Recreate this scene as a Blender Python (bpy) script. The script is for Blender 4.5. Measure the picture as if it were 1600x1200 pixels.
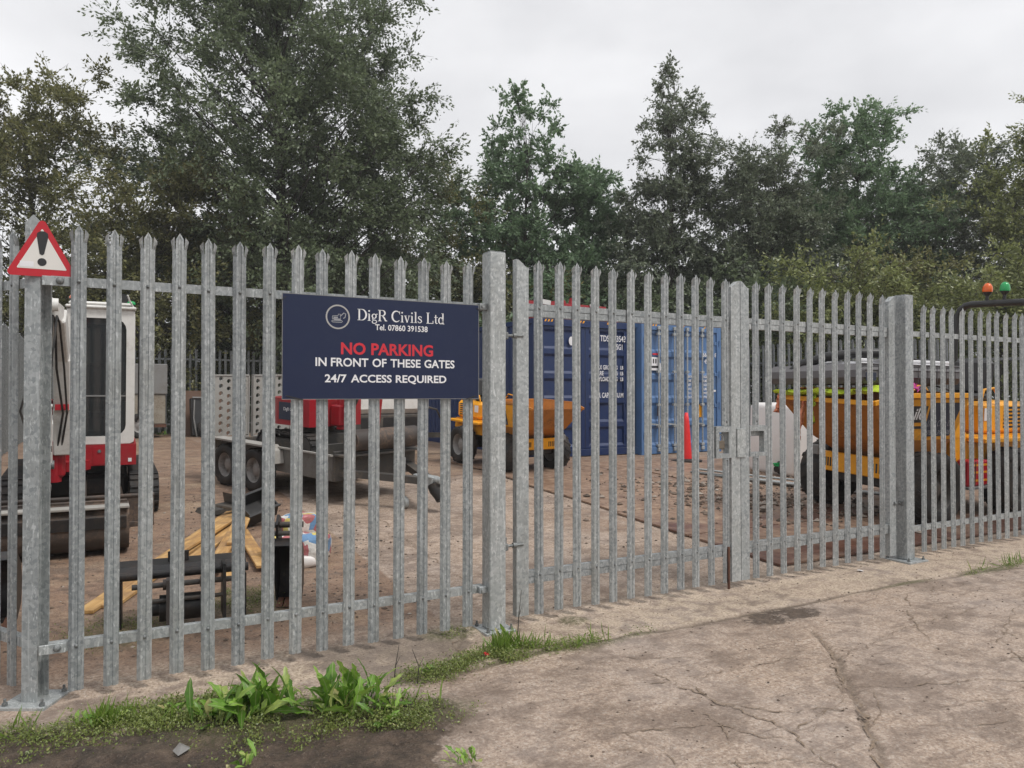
import bpy, math, random
import numpy as np
from mathutils import Matrix, Vector
R = math.radians
scene = bpy.context.scene
COL = scene.collection
for o in list(bpy.data.objects): bpy.data.objects.remove(o)

# ---------------------------------------------------------------- camera, sky, sun, exposure
# The place is measured in the fence's own frame: X runs along the front fence, Y into the yard, Z up (metres).
YAW = R(-28.76)
cd = bpy.data.cameras.new('camera'); cam = bpy.data.objects.new('camera', cd); COL.objects.link(cam)
cam.location = (0.088, -4.52, 1.58); cam.rotation_euler = (R(90.777), 0, YAW)
cd.sensor_width = 36; cd.lens = 26.55; cd.clip_start = 0.05; cd.clip_end = 1500
scene.camera = cam
scene.render.resolution_x = 1024; scene.render.resolution_y = 768
scene.render.engine = 'CYCLES'
cy = scene.cycles; cy.max_bounces = 4; cy.diffuse_bounces = 2; cy.glossy_bounces = 2; cy.transmission_bounces = 3; cy.transparent_max_bounces = 8; cy.caustics_reflective = False; cy.caustics_refractive = False
vs = scene.view_settings; vs.view_transform = 'Standard'; vs.look = 'None'; vs.exposure = 0.38; vs.gamma = 1; vs.use_curve_mapping = False
SUN_EL, SUN_AZ = R(58), R(150)
w = bpy.data.worlds.new('World'); scene.world = w; w.use_nodes = True
nt = w.node_tree; nt.nodes.clear()
def N(nt, t, **k):
    n = nt.nodes.new(t)
    for a, b in k.items(): setattr(n, a, b)
    return n
out = N(nt, 'ShaderNodeOutputWorld'); bg = N(nt, 'ShaderNodeBackground'); bg.inputs['Strength'].default_value = 0.1
sky = N(nt, 'ShaderNodeTexSky', sky_type='NISHITA', sun_disc=False, sun_elevation=SUN_EL, sun_rotation=SUN_AZ)
hs = N(nt, 'ShaderNodeHueSaturation'); hs.inputs['Saturation'].default_value = 0.25
tc = N(nt, 'ShaderNodeTexCoord'); mp = N(nt, 'ShaderNodeMapping'); mp.inputs['Scale'].default_value = (1.0, 1.0, 2.2)
no = N(nt, 'ShaderNodeTexNoise'); no.inputs['Scale'].default_value = 2.0; no.inputs['Detail'].default_value = 5; no.inputs['Roughness'].default_value = 0.5
cr = N(nt, 'ShaderNodeValToRGB')
cr.color_ramp.elements[0].position = 0.34; cr.color_ramp.elements[0].color = (5.9, 5.92, 6.12, 1)
cr.color_ramp.elements[1].position = 0.68; cr.color_ramp.elements[1].color = (8.8, 8.8, 8.95, 1)
mx = N(nt, 'ShaderNodeMix', data_type='RGBA'); mx.inputs[0].default_value = 0.9
L = nt.links.new
L(tc.outputs['Generated'], mp.inputs[0]); L(mp.outputs[0], no.inputs['Vector']); L(no.outputs['Fac'], cr.inputs[0])
L(sky.outputs[0], hs.inputs['Color']); L(hs.outputs[0], mx.inputs[6]); L(cr.outputs[0], mx.inputs[7])
L(mx.outputs[2], bg.inputs[0]); L(bg.outputs[0], out.inputs[0])
sd = bpy.data.lights.new('sun', 'SUN'); sd.energy = 1.5; sd.angle = R(14); sd.color = (1.0, 0.97, 0.92)
sun = bpy.data.objects.new('sun', sd); COL.objects.link(sun)
sun.rotation_euler = (math.pi/2 - SUN_EL, 0, math.pi - SUN_AZ)

# ---------------------------------------------------------------- helpers
def ground_z(y):
    if y < 0: return 0.0
    return 0.055*y if y < 6.5 else 0.3575 + 0.012*min(y-6.5, 6)
def view(x, depth):
    """metres right of / in front of the camera's standpoint -> fence frame"""
    return (0.088 + 0.8766*x + 0.4812*depth, -4.52 - 0.4812*x + 0.8766*depth)

def tag(o, label=None, cat=None, group=None, kind=None):
    if label: o['label'] = label
    if cat: o['category'] = cat
    if group: o['group'] = group
    if kind: o['kind'] = kind
    return o
def root(name, label, cat, loc, rotz=0.0, tilt=0.0, group=None):
    o = bpy.data.objects.new(name, None); COL.objects.link(o); o.empty_display_size = 0.2
    o.location = loc; o.rotation_mode = 'ZYX'; o.rotation_euler = (tilt, 0, rotz)
    return tag(o, label, cat, group)
def link(name, me, parent=None, loc=None):
    o = bpy.data.objects.new(name, me); COL.objects.link(o)
    if parent: o.parent = parent
    if loc is not None: o.location = loc
    return o
def np_mesh(name, V, F, mat, attrs=None, smooth=False, mids=None):
    """V (n,3) array, F (m,k) array of equal-sized faces"""
    V = np.asarray(V, np.float32); F = np.asarray(F, np.int32)
    me = bpy.data.meshes.new(name); k = F.shape[1]
    me.vertices.add(len(V)); me.vertices.foreach_set('co', V.ravel())
    me.loops.add(F.size); me.loops.foreach_set('vertex_index', F.ravel())
    me.polygons.add(len(F)); me.polygons.foreach_set('loop_start', np.arange(0, F.size, k, dtype=np.int32))
    me.polygons.foreach_set('use_smooth', np.full(len(F), smooth))
    if attrs:
        for n, a in attrs.items():
            at = me.attributes.new(n, 'FLOAT', 'POINT'); at.data.foreach_set('value', np.asarray(a, np.float32))
    for m in (mat if isinstance(mat, (list, tuple)) else [mat]): me.materials.append(m)
    if mids is not None: me.polygons.foreach_set('material_index', np.asarray(mids, np.int32))
    me.update(); me.validate()
    return me

class MB:
    """collects shapes into one mesh"""
    def __init__(s): s.v = []; s.f = []; s.sm = []; s.M = Matrix()
    def at(s, loc=(0,0,0), rot=(0,0,0)):
        s.M = Matrix.Translation(loc) @ Matrix.Rotation(rot[2],4,'Z') @ Matrix.Rotation(rot[1],4,'Y') @ Matrix.Rotation(rot[0],4,'X'); return s
    def add(s, vs, fs, smooth=False):
        b = len(s.v)
        for p in vs: s.v.append(tuple(s.M @ Vector(p)))
        for f in fs:
            s.f.append(tuple(b+i for i in f)); s.sm.append(smooth)
        return s
    def box(s, x0, x1, y0, y1, z0, z1, c=0.0):
        if x0 > x1: x0, x1 = x1, x0
        if y0 > y1: y0, y1 = y1, y0
        if z0 > z1: z0, z1 = z1, z0
        c = min(c, .45*(x1-x0), .45*(y1-y0), .45*(z1-z0))
        if c <= 0:
            V = [(x,y,z) for z in (z0,z1) for y in (y0,y1) for x in (x0,x1)]
            return s.add(V, [(0,2,3,1),(4,5,7,6),(0,1,5,4),(2,6,7,3),(0,4,6,2),(1,3,7,5)])
        V = []; I = {}
        for a in (0,1):
            for b in (0,1):
                for d in (0,1):
                    X = (x0,x1)[a]; Y = (y0,y1)[b]; Z = (z0,z1)[d]
                    ix = c if a == 0 else -c; iy = c if b == 0 else -c; iz = c if d == 0 else -c
                    I[a,b,d,'x'] = len(V); V.append((X, Y+iy, Z+iz))
                    I[a,b,d,'y'] = len(V); V.append((X+ix, Y, Z+iz))
                    I[a,b,d,'z'] = len(V); V.append((X+ix, Y+iy, Z))
        F = []
        for a in (0,1):
            q = [I[a,0,0,'x'],I[a,1,0,'x'],I[a,1,1,'x'],I[a,0,1,'x']]; F.append(q if a else q[::-1])
            q = [I[0,a,0,'y'],I[1,a,0,'y'],I[1,a,1,'y'],I[0,a,1,'y']]; F.append(q[::-1] if a else q)
            q = [I[0,0,a,'z'],I[1,0,a,'z'],I[1,1,a,'z'],I[0,1,a,'z']]; F.append(q if a else q[::-1])
        for a in (0,1):
            for b in (0,1):
                F.append((I[a,b,0,'x'],I[a,b,1,'x'],I[a,b,1,'y'],I[a,b,0,'y']) if a != b else (I[a,b,0,'y'],I[a,b,1,'y'],I[a,b,1,'x'],I[a,b,0,'x']))
                F.append((I[a,0,b,'x'],I[a,1,b,'x'],I[a,1,b,'z'],I[a,0,b,'z']) if a == b else (I[a,0,b,'z'],I[a,1,b,'z'],I[a,1,b,'x'],I[a,0,b,'x']))
                F.append((I[0,a,b,'y'],I[1,a,b,'y'],I[1,a,b,'z'],I[0,a,b,'z']) if a != b else (I[0,a,b,'z'],I[1,a,b,'z'],I[1,a,b,'y'],I[0,a,b,'y']))
                for d in (0,1):
                    t = (I[a,b,d,'x'],I[a,b,d,'y'],I[a,b,d,'z']); F.append(t if (a+b+d) % 2 else t[::-1])
        return s.add(V, F)
    def bar(s, p, q, wx, wy=None, roll=0.0, c=0.0):
        """box section from p to q"""
        p = Vector(p); q = Vector(q); wy = wy or wx
        M0 = s.M.copy(); d = q-p
        s.M = M0 @ Matrix.Translation(p) @ d.to_track_quat('Z','Y').to_matrix().to_4x4() @ Matrix.Rotation(roll,4,'Z')
        s.box(-wx/2, wx/2, -wy/2, wy/2, 0, d.length, c); s.M = M0; return s
    def cyl(s, p, q, r, n=12, r2=None, cap=True):
        p = Vector(p); q = Vector(q); r2 = r if r2 is None else r2
        m = (q-p).to_track_quat('Z','Y').to_matrix()
        V = []
        for i in range(n):
            a = 2*math.pi*i/n; e = Vector((math.cos(a), math.sin(a), 0))
            V.append(p + m @ (e*r)); V.append(q + m @ (e*r2))
        s.add(V, [(2*i, 2*((i+1)%n), 2*((i+1)%n)+1, 2*i+1) for i in range(n)], True)
        if cap:
            s.add(V, [tuple(range(2*n-2, -1, -2)), tuple(range(1, 2*n, 2))])
        return s
    def tube(s, pts, r, n=8, cap=True):
        P = [Vector(p) for p in pts]; V = []; up = Vector((0.13, 0.31, 1)).normalized()
        rr = r if isinstance(r, (list, tuple)) else [r]*len(P)
        for i, p in enumerate(P):
            d = (P[min(i+1, len(P)-1)] - P[max(i-1, 0)]).normalized()
            a = d.cross(up)
            if a.length < 1e-3: a = d.cross(Vector((1,0,0)))
            a.normalize(); b = a.cross(d); b.normalize()
            for k in range(n):
                t = 2*math.pi*k/n; V.append(p + (a*math.cos(t) + b*math.sin(t))*rr[i])
        F = [(i*n+k, i*n+(k+1)%n, (i+1)*n+(k+1)%n, (i+1)*n+k) for i in range(len(P)-1) for k in range(n)]
        s.add(V, F, True)
        if cap: s.add(V, [tuple(range(n)), tuple(range((len(P)-1)*n+n-1, (len(P)-1)*n-1, -1))])
        return s
    def lathe(s, prof, n=20, axis='z', smooth=True):
        V = []; m = len(prof)
        for i in range(n):
            a = 2*math.pi*i/n; c, t = math.cos(a), math.sin(a)
            for r, h in prof:
                V.append((r*c, r*t, h) if axis == 'z' else ((r*c, h, r*t) if axis == 'y' else (h, r*c, r*t)))
        return s.add(V, [(i*m+j, ((i+1)%n)*m+j, ((i+1)%n)*m+j+1, i*m+j+1) for i in range(n) for j in range(m-1)], smooth)
    def prism(s, poly, a, b, axis='x'):
        """polygon in the plane across axis, from a to b; for x: (y,z), for y: (x,z), for z: (x,y)"""
        n = len(poly)
        def P(u, v, h): return {'x': (h,u,v), 'y': (u,h,v), 'z': (u,v,h)}[axis]
        V = [P(u, v, a) for u, v in poly] + [P(u, v, b) for u, v in poly]
        return s.add(V, [tuple(range(n-1,-1,-1)), tuple(range(n, 2*n))] + [(i, (i+1)%n, n+(i+1)%n, n+i) for i in range(n)])
    def sheet(s, V, F, off):
        """open sheet V,F given thickness by off"""
        n = len(V); off = Vector(off); s.add(list(V) + [tuple(Vector(p)+off) for p in V], [])
        b = len(s.v) - 2*n; E = {}
        for f in F:
            s.f.append(tuple(b+i for i in f)); s.sm.append(False)
            s.f.append(tuple(b+n+i for i in f[::-1])); s.sm.append(False)
            for i in range(len(f)):
                e = (f[i], f[(i+1)%len(f)])
                if (e[1], e[0]) in E: del E[e[1], e[0]]
                else: E[e] = 1
        for i, j in E:
            s.f.append((b+j, b+i, b+n+i, b+n+j)); s.sm.append(False)
        return s
    def ring(s, outer, inner, a, b, axis='y'):
        """frame between two outlines of equal count, thickness a..b"""
        n = len(outer)
        def P(u, v, h): return {'x': (h,u,v), 'y': (u,h,v), 'z': (u,v,h)}[axis]
        V = [P(u,v,h) for h in (a,b) for pl in (outer, inner) for u,v in pl]
        F = []
        for i in range(n):
            j = (i+1)%n
            F += [(i, j, n+j, n+i), (2*n+j, 2*n+i, 3*n+i, 3*n+j), (j, i, 2*n+i, 2*n+j), (n+i, n+j, 3*n+j, 3*n+i)]
        return s.add(V, F)
    def mesh(s, name, mat):
        me = bpy.data.meshes.new(name); me.from_pydata(s.v, [], s.f)
        me.polygons.foreach_set('use_smooth', s.sm)
        for m in (mat if isinstance(mat, (list, tuple)) else [mat]): me.materials.append(m)
        me.update(); return me
    def build(s, name, mat, parent=None, loc=None):
        return link(name, s.mesh(name, mat), parent, loc)

def rrect(x0, x1, y0, y1, r, n=4):
    P = []
    for cx, cy, a in ((x1-r,y1-r,0),(x0+r,y1-r,90),(x0+r,y0+r,180),(x1-r,y0+r,270)):
        for i in range(n+1):
            t = R(a + 90*i/n); P.append((cx+r*math.cos(t), cy+r*math.sin(t)))
    return P
def arc(p, q, sag, n=8):
    """points from p to q hanging by sag (metres, downwards)"""
    p = Vector(p); q = Vector(q)
    return [p.lerp(q, i/n) - Vector((0,0,sag*4*(i/n)*(1-i/n))) for i in range(n+1)]
def copy_tree(o, parent=None):
    c = o.copy(); COL.objects.link(c); c.parent = parent
    for ch in list(o.children): copy_tree(ch, c)
    return c

def hashn(ix, iy, seed):
    v = np.sin(ix*127.1 + iy*311.7 + seed*74.7)*43758.5453
    return v - np.floor(v)
def vnoise(x, y, seed=0.0):
    ix = np.floor(x); iy = np.floor(y); fx = x-ix; fy = y-iy
    fx = fx*fx*(3-2*fx); fy = fy*fy*(3-2*fy)
    a = hashn(ix,iy,seed); b = hashn(ix+1,iy,seed); c = hashn(ix,iy+1,seed); d = hashn(ix+1,iy+1,seed)
    return (a*(1-fx)+b*fx)*(1-fy) + (c*(1-fx)+d*fx)*fy
def fbm(x, y, seed=0.0, oct=4):
    s = 0; a = 0.5; t = 0
    for i in range(oct):
        s = s + a*vnoise(x*2**i, y*2**i, seed+i*3.1); t += a; a *= 0.55
    return s/t
def sstep(a, b, x):
    t = np.clip((x-a)/(b-a), 0, 1); return t*t*(3-2*t)
def dist_poly(x, y, pts):
    """distance to a polyline"""
    d = np.full(np.shape(x), 1e9)
    for (x0,y0),(x1,y1) in zip(pts[:-1], pts[1:]):
        vx, vy = x1-x0, y1-y0; t = np.clip(((x-x0)*vx+(y-y0)*vy)/(vx*vx+vy*vy+1e-9), 0, 1)
        d = np.minimum(d, np.hypot(x-x0-t*vx, y-y0-t*vy))
    return d
def in_poly(x, y, P):
    c = np.zeros(np.shape(x), bool); n = len(P)
    for i in range(n):
        x0,y0 = P[i]; x1,y1 = P[(i+1)%n]
        if y0 == y1: continue
        c ^= ((y0 > y) != (y1 > y)) & (x < (x1-x0)*(y-y0)/(y1-y0)+x0)
    return c

# ---------------------------------------------------------------- materials
def mat(name):
    m = bpy.data.materials.new(name); m.use_nodes = True; t = m.node_tree; t.nodes.clear()
    o = N(t, 'ShaderNodeOutputMaterial'); b = N(t, 'ShaderNodeBsdfPrincipled'); t.links.new(b.outputs[0], o.inputs[0])
    return m, t, b, o
def noise(t, vec, scale, detail=4, rough=0.55, out='Fac'):
    n = N(t, 'ShaderNodeTexNoise'); n.inputs['Scale'].default_value = scale; n.inputs['Detail'].default_value = detail; n.inputs['Roughness'].default_value = rough
    if vec is not None: t.links.new(vec, n.inputs['Vector'])
    return n.outputs[out]
def ramp(t, fac, stops):
    r = N(t, 'ShaderNodeValToRGB'); e = r.color_ramp.elements
    while len(e) < len(stops): e.new(0.5)
    for x, (p, c) in zip(e, stops):
        x.position = p; x.color = (*c, 1) if isinstance(c, (tuple, list)) else (c, c, c, 1)
    t.links.new(fac, r.inputs[0]); return r.outputs[0]
def mixc(t, fac, a, b, blend='MIX'):
    m = N(t, 'ShaderNodeMix', data_type='RGBA', blend_type=blend)
    for s, v in ((m.inputs[0], fac), (m.inputs[6], a), (m.inputs[7], b)):
        if isinstance(v, (int, float)): s.default_value = v
        elif isinstance(v, (tuple, list)): s.default_value = (*v, 1)
        else: t.links.new(v, s)
    return m.outputs[2]
def mth(t, op, a, b=None, clamp=False):
    m = N(t, 'ShaderNodeMath', operation=op, use_clamp=clamp)
    for s, v in ((m.inputs[0], a), (m.inputs[1], b)):
        if v is None: continue
        if isinstance(v, (int, float)): s.default_value = v
        else: t.links.new(v, s)
    return m.outputs[0]
def bump(t, b, h, strength=0.3, dist=0.01):
    n = N(t, 'ShaderNodeBump'); n.inputs['Strength'].default_value = strength; n.inputs['Distance'].default_value = dist
    t.links.new(h, n.inputs['Height']); t.links.new(n.outputs[0], b.inputs['Normal'])
def pos(t, scale=None):
    g = N(t, 'ShaderNodeNewGeometry').outputs['Position']
    if scale is None: return g
    m = N(t, 'ShaderNodeMapping'); m.inputs['Scale'].default_value = scale; t.links.new(g, m.inputs[0]); return m.outputs[0]

def galv(name, base=0.33, spangle=46.0, dull=0.0):
    m, t, b, o = mat(name); p = pos(t); ln = t.links.new
    warp = noise(t, p, 30, 2, .5, 'Color')
    wp = N(t, 'ShaderNodeMix', data_type='VECTOR'); wp.inputs[0].default_value = 0.02
    ln(p, wp.inputs[4]); ln(warp, wp.inputs[5])
    v = N(t, 'ShaderNodeTexVoronoi'); v.inputs['Scale'].default_value = spangle; ln(wp.outputs[1], v.inputs['Vector'])
    sp = N(t, 'ShaderNodeSeparateColor'); ln(v.outputs['Color'], sp.inputs[0])
    big = noise(t, p, 5, 4, .6)
    streak = noise(t, pos(t, (60, 60, 3.0)), 1.0, 3, .6)
    a = mixc(t, ramp(t, sp.outputs[0], [(.05, 0.0), (.95, 1.0)]), (base*.76, base*.80, base*.805), (base*1.22, base*1.24, base*1.23))
    a = mixc(t, ramp(t, big, [(.40, 0.0), (.62, .45)]), a, (base*.86, base*.88, base*.86), 'MIX')
    flake = noise(t, pos(t, (75, 75, 26)), 1.0, 3, .65)
    a = mixc(t, ramp(t, flake, [(.58, 0.0), (.66, .8)]), a, (base*1.75, base*1.77, base*1.75))
    a = mixc(t, ramp(t, streak, [(.58, 0.0), (.70, .55)]), a, (base*1.65, base*1.67, base*1.65))
    dirt = noise(t, pos(t, (7, 7, 1.6)), 1.0, 5, .65)
    a = mixc(t, ramp(t, dirt, [(.52, 0.0), (.78, .55)]), a, (base*.50, base*.48, base*.43))
    oi = N(t, 'ShaderNodeObjectInfo'); a = mixc(t, 1.0, a, ramp(t, oi.outputs['Random'], [(0, (.84,.87,.89)), (.5, (.96,.99,1.0)), (1, (1.06,1.08,1.08))]), 'MULTIPLY')
    ln(a, b.inputs['Base Color']); b.inputs['Metallic'].default_value = 0.35
    ln(ramp(t, sp.outputs[1], [(0, .38), (1, .66)]), b.inputs['Roughness'])
    bump(t, b, noise(t, p, 90, 3, .6), .12, .004)
    return m
def paint(name, col, rough=.45, dirt=.35, dcol=(.12,.09,.065), sc=3.0, metal=0.0, spec=.5, low=None):
    m, t, b, o = mat(name); p = pos(t); ln = t.links.new
    n1 = noise(t, p, sc, 6, .65); n2 = noise(t, p, sc*9, 4, .6)
    f = mth(t, 'MULTIPLY', ramp(t, n1, [(.46, 0.0), (.66, 1.0)]), ramp(t, n2, [(.36, .1), (.62, 1.0)]))
    f = mth(t, 'MULTIPLY', f, dirt, True)
    a = mixc(t, noise(t, p, sc*.7, 3), tuple(c*.90 for c in col), tuple(min(1, c*1.08) for c in col))
    a = mixc(t, f, a, dcol)
    ln(a, b.inputs['Base Color']); b.inputs['Metallic'].default_value = metal; b.inputs['Specular IOR Level'].default_value = spec
    ln(mth(t, 'ADD', mth(t, 'MULTIPLY', f, .4), rough, True), b.inputs['Roughness'])
    bump(t, b, n2, .06, .004)
    return m
GALV = galv('galvanised', .36, 62); GALVP = galv('galvanised_post', .39, 58); GALVD = galv('galvanised_weathered', .21, 46)
WHITE = paint('white_paint', (.72,.71,.68), .35, .45, (.30,.26,.21), 2.5); RED = paint('red_paint', (.36,.012,.022), .35, .4)
YEL = paint('yellow_paint', (.90,.39,.010), .38, .50, (.22,.12,.05), 2.2); YELD = paint('worn_shaded_skip_paint', (.50,.185,.022), .5, .8, (.15,.075,.035), 4)  # YELD: browner yellow, the skip front's shade painted in along with mud and wear
NAVY = paint('container_navy', (.008,.026,.100), .40, .25, (.06,.06,.07), 2); BLUE = paint('container_blue', (.085,.180,.370), .42, .40, (.10,.10,.10), 2)
SIGN = paint('sign_navy', (.010,.018,.056), .35, .08, (.08,.09,.12), 4, spec=.35); STK = paint('sticker_navy', (.016,.024,.055), .35, .1)
BLACK = paint('black_steel', (.012,.012,.013), .42, .55, (.10,.068,.05), 5); PLAS = paint('black_plastic', (.02,.02,.021), .45, .25, (.08,.07,.06))
RUB = paint('rubber', (.016,.015,.015), .7, .75, (.095,.072,.055), 5); RIM = paint('wheel_rim', (.30,.29,.28), .5, .6, (.10,.08,.06), 8)
DSTEEL = paint('dark_plant_steel', (.060,.056,.052), .5, .75, (.17,.135,.10), 5); MUDST = paint('muddy_steel', (.045,.035,.030), .55, .9, (.20,.135,.095), 3)
RUST = paint('rust', (.125,.055,.033), .8, .7, (.045,.028,.022), 5); BEIGE = paint('ramp_galvanised', (.36,.35,.325), .6, .45, (.20,.16,.12), 5)
OLDP = paint('old_cream_panel', (.30,.275,.225), .6, .7, (.16,.10,.06), 3); GREYP = paint('grey_sheet', (.22,.22,.215), .55, .5, (.13,.10,.08), 3); BROWNB = paint('brown_board', (.16,.095,.065), .7, .4, (.08,.05,.035))
TXW = paint('white_lettering', (.80,.80,.82), .5, .05); TXR = paint('red_lettering', (.62,.022,.040), .45, .05); TXG = paint('grey_lettering', (.32,.33,.36), .5, .1); STG = paint('faint_lettering', (.07,.085,.11), .5, .1); TRGAL = paint('muddy_galvanised', (.16,.155,.145), .55, .75, (.09,.072,.055), 5); SILV = paint('silver_ring', (.42,.41,.40), .3, .2, (.06,.06,.08), 14)
CONE = paint('cone_red', (.80,.028,.030), .45, .12, (.3,.05,.04)); TANK = paint('tank_white', (.84,.81,.79), .45, .15, (.42,.37,.31), 1.8)
SRED = paint('sign_red', (.50,.010,.022), .35, .08, (.3,.05,.05)); SWHT = paint('sign_white', (.74,.72,.68), .4, .15, (.5,.48,.42)); SBLK = paint('sign_black', (.02,.02,.022), .45, .1)
ORNG = paint('beacon_orange', (.75,.13,.02), .18, .05); GREN = paint('beacon_green', (.02,.34,.10), .18, .05)
GREY = paint('grey_mattress', (.15,.145,.15), .8, .25, (.09,.085,.085), 3); HIVI = paint('hi_vis', (.58,.76,.04), .7, .2, (.35,.33,.05), 6); ORCL = paint('orange_cloth', (.85,.30,.17), .8, .25, (.5,.2,.1), 6)
PINK = paint('pink_cloth', (.52,.06,.28), .8, .2); BOLT = galv('bolt_steel', .20, 80); BRASS = paint('padlock', (.23,.20,.16), .35, .3, (.08,.07,.06), 20, .8)
def glass():
    m, t, b, o = mat('cab_glass'); b.inputs['Base Color'].default_value = (.030,.036,.040,1); b.inputs['Roughness'].default_value = .05
    b.inputs['Alpha'].default_value = .60; b.inputs['Specular IOR Level'].default_value = .9; return m
GLASS = glass()
def timber():
    m, t, b, o = mat('timber'); tcn = N(t, 'ShaderNodeTexCoord'); mpn = N(t, 'ShaderNodeMapping'); mpn.inputs['Scale'].default_value = (1.2, 26, 26)
    t.links.new(tcn.outputs['Object'], mpn.inputs[0]); g = noise(t, mpn.outputs[0], 1.3, 6, .6); p = pos(t)
    a = ramp(t, g, [(.3, (.38,.20,.070)), (.55, (.58,.35,.13)), (.75, (.68,.47,.23))])
    a = mixc(t, ramp(t, noise(t, p, 5, 5), [(.46, 0.0), (.62, .65)]), a, (.24,.14,.075))
    t.links.new(a, b.inputs['Base Color']); b.inputs['Roughness'].default_value = .65; bump(t, b, g, .2, .004); return m
TIMB = timber()
def checker_plate():
    m, t, b, o = mat('rusty_checker_plate'); p = pos(t)
    n1 = noise(t, p, 1.4, 6, .65); n2 = noise(t, p, 22, 4, .65)
    a = ramp(t, n2, [(.3, (.085,.040,.030)), (.6, (.15,.072,.050)), (.8, (.20,.11,.08))])
    mc = ramp(t, noise(t, p, 9, 5, .7), [(.35, (.17,.105,.07)), (.55, (.30,.20,.14)), (.7, (.42,.31,.22))])
    sxy = N(t, 'ShaderNodeSeparateXYZ'); t.links.new(p, sxy.inputs[0])
    cov = mth(t, 'ADD', n1, mth(t, 'MULTIPLY', mth(t, 'SUBTRACT', sxy.outputs[1], 1.2), .085))
    a = mixc(t, ramp(t, cov, [(.44, 0.0), (.58, .95)]), a, mc)
    t.links.new(a, b.inputs['Base Color']); t.links.new(ramp(t, n1, [(.35, .32), (.6, .75)]), b.inputs['Roughness'])
    w1 = N(t, 'ShaderNodeTexWave', wave_type='BANDS', bands_direction='DIAGONAL'); w1.inputs['Scale'].default_value = 12; t.links.new(p, w1.inputs['Vector'])
    bump(t, b, mth(t, 'ADD', mth(t, 'MULTIPLY', w1.outputs['Fac'], .5), n2), .35, .006); return m
PLATE = checker_plate()
def bagmat():
    m, t, b, o = mat('printed_bag'); tcn = N(t, 'ShaderNodeTexCoord'); p = tcn.outputs['Object']
    v = N(t, 'ShaderNodeTexVoronoi'); v.inputs['Scale'].default_value = 10.0; t.links.new(p, v.inputs['Vector'])
    s = N(t, 'ShaderNodeSeparateColor'); t.links.new(v.outputs['Color'], s.inputs[0])
    r = N(t, 'ShaderNodeValToRGB'); r.color_ramp.interpolation = 'CONSTANT'; e = r.color_ramp.elements
    for x, c in zip([0, .38, .54, .64, .80], [(.70,.68,.64), (.14,.28,.48), (.45,.14,.15), (.66,.54,.14), (.66,.61,.56)]):
        k = e[0] if x == 0 else e.new(x); k.position = x; k.color = (*c, 1)
    e[-1].color = (.70,.67,.62,1); t.links.new(s.outputs[0], r.inputs[0])
    a = mixc(t, ramp(t, noise(t, p, 9, 5), [(.52, 0.0), (.75, .6)]), r.outputs[0], (.32,.24,.17))
    t.links.new(a, b.inputs['Base Color']); b.inputs['Roughness'].default_value = .35; bump(t, b, noise(t, p, 14, 4), .7, .03); return m
BAG = bagmat()
def leafmat(name, dark, lightc, hue=None, trans=.34, spec=.65):
    m, t, b, o = mat(name); g = N(t, 'ShaderNodeNewGeometry')
    c = ramp(t, g.outputs['Random Per Island'], [(0, dark), (.55, tuple((x+y)/2 for x, y in zip(dark, lightc))), (.9, lightc), (1, hue or lightc)])
    n = noise(t, g.outputs['Position'], .55, 3)
    c = mixc(t, ramp(t, n, [(.3, .0), (.7, .45)]), c, tuple(x*1.3 for x in lightc))
    t.links.new(c, b.inputs['Base Color']); b.inputs['Roughness'].default_value = .38; b.inputs['Specular IOR Level'].default_value = spec
    tr = N(t, 'ShaderNodeBsdfTranslucent'); t.links.new(c, tr.inputs[0]); ms = N(t, 'ShaderNodeMixShader'); ms.inputs[0].default_value = trans
    t.links.new(b.outputs[0], ms.inputs[1]); t.links.new(tr.outputs[0], ms.inputs[2]); t.links.new(ms.outputs[0], o.inputs[0]); return m
LEAF_A = leafmat('leaf_alder', (0.072,0.100,0.052), (0.185,0.232,0.125), (0.250,0.290,0.160))
LEAF_B = leafmat('leaf_olive', (0.095,0.105,0.040), (0.225,0.225,0.090), (0.320,0.270,0.110))
LEAF_C = leafmat('leaf_maple', (.088,.150,.075), (.215,.315,.175), (.29,.37,.21))
LEAF_D = leafmat('leaf_birch', (0.085,0.108,0.070), (0.200,0.235,0.155), (0.270,0.280,0.170))
LEAF_E = leafmat('leaf_willow', (0.135,0.160,0.055), (0.290,0.325,0.120), (0.380,0.360,0.150))
LEAF_W = leafmat('leaf_weed', (0.060,0.130,0.022), (0.190,0.320,0.060), (0.360,0.380,0.120), .3)
def weedm():
    m, t, b, o = mat('weed_leaf'); oi = N(t, 'ShaderNodeObjectInfo'); tcn = N(t, 'ShaderNodeTexCoord'); sx = N(t, 'ShaderNodeSeparateXYZ'); t.links.new(tcn.outputs['Object'], sx.inputs[0])
    c = ramp(t, oi.outputs['Random'], [(0, (.10,.23,.025)), (.4, (.19,.37,.045)), (.75, (.32,.52,.08)), (.93, (.45,.54,.15)), (1, (.54,.46,.22))])
    c = mixc(t, ramp(t, noise(t, pos(t), 45, 4), [(.4, 0.0), (.7, .45)]), c, (.05,.09,.02))
    rib = mth(t, 'LESS_THAN', mth(t, 'ABSOLUTE', sx.outputs[1]), .0022); c = mixc(t, mth(t, 'MULTIPLY', rib, .7), c, (.34,.40,.18))
    t.links.new(c, b.inputs['Base Color']); b.inputs['Roughness'].default_value = .42
    tr = N(t, 'ShaderNodeBsdfTranslucent'); t.links.new(c, tr.inputs[0]); ms = N(t, 'ShaderNodeMixShader'); ms.inputs[0].default_value = .3
    t.links.new(b.outputs[0], ms.inputs[1]); t.links.new(tr.outputs[0], ms.inputs[2]); t.links.new(ms.outputs[0], o.inputs[0]); return m
WEEDL = weedm()
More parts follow.
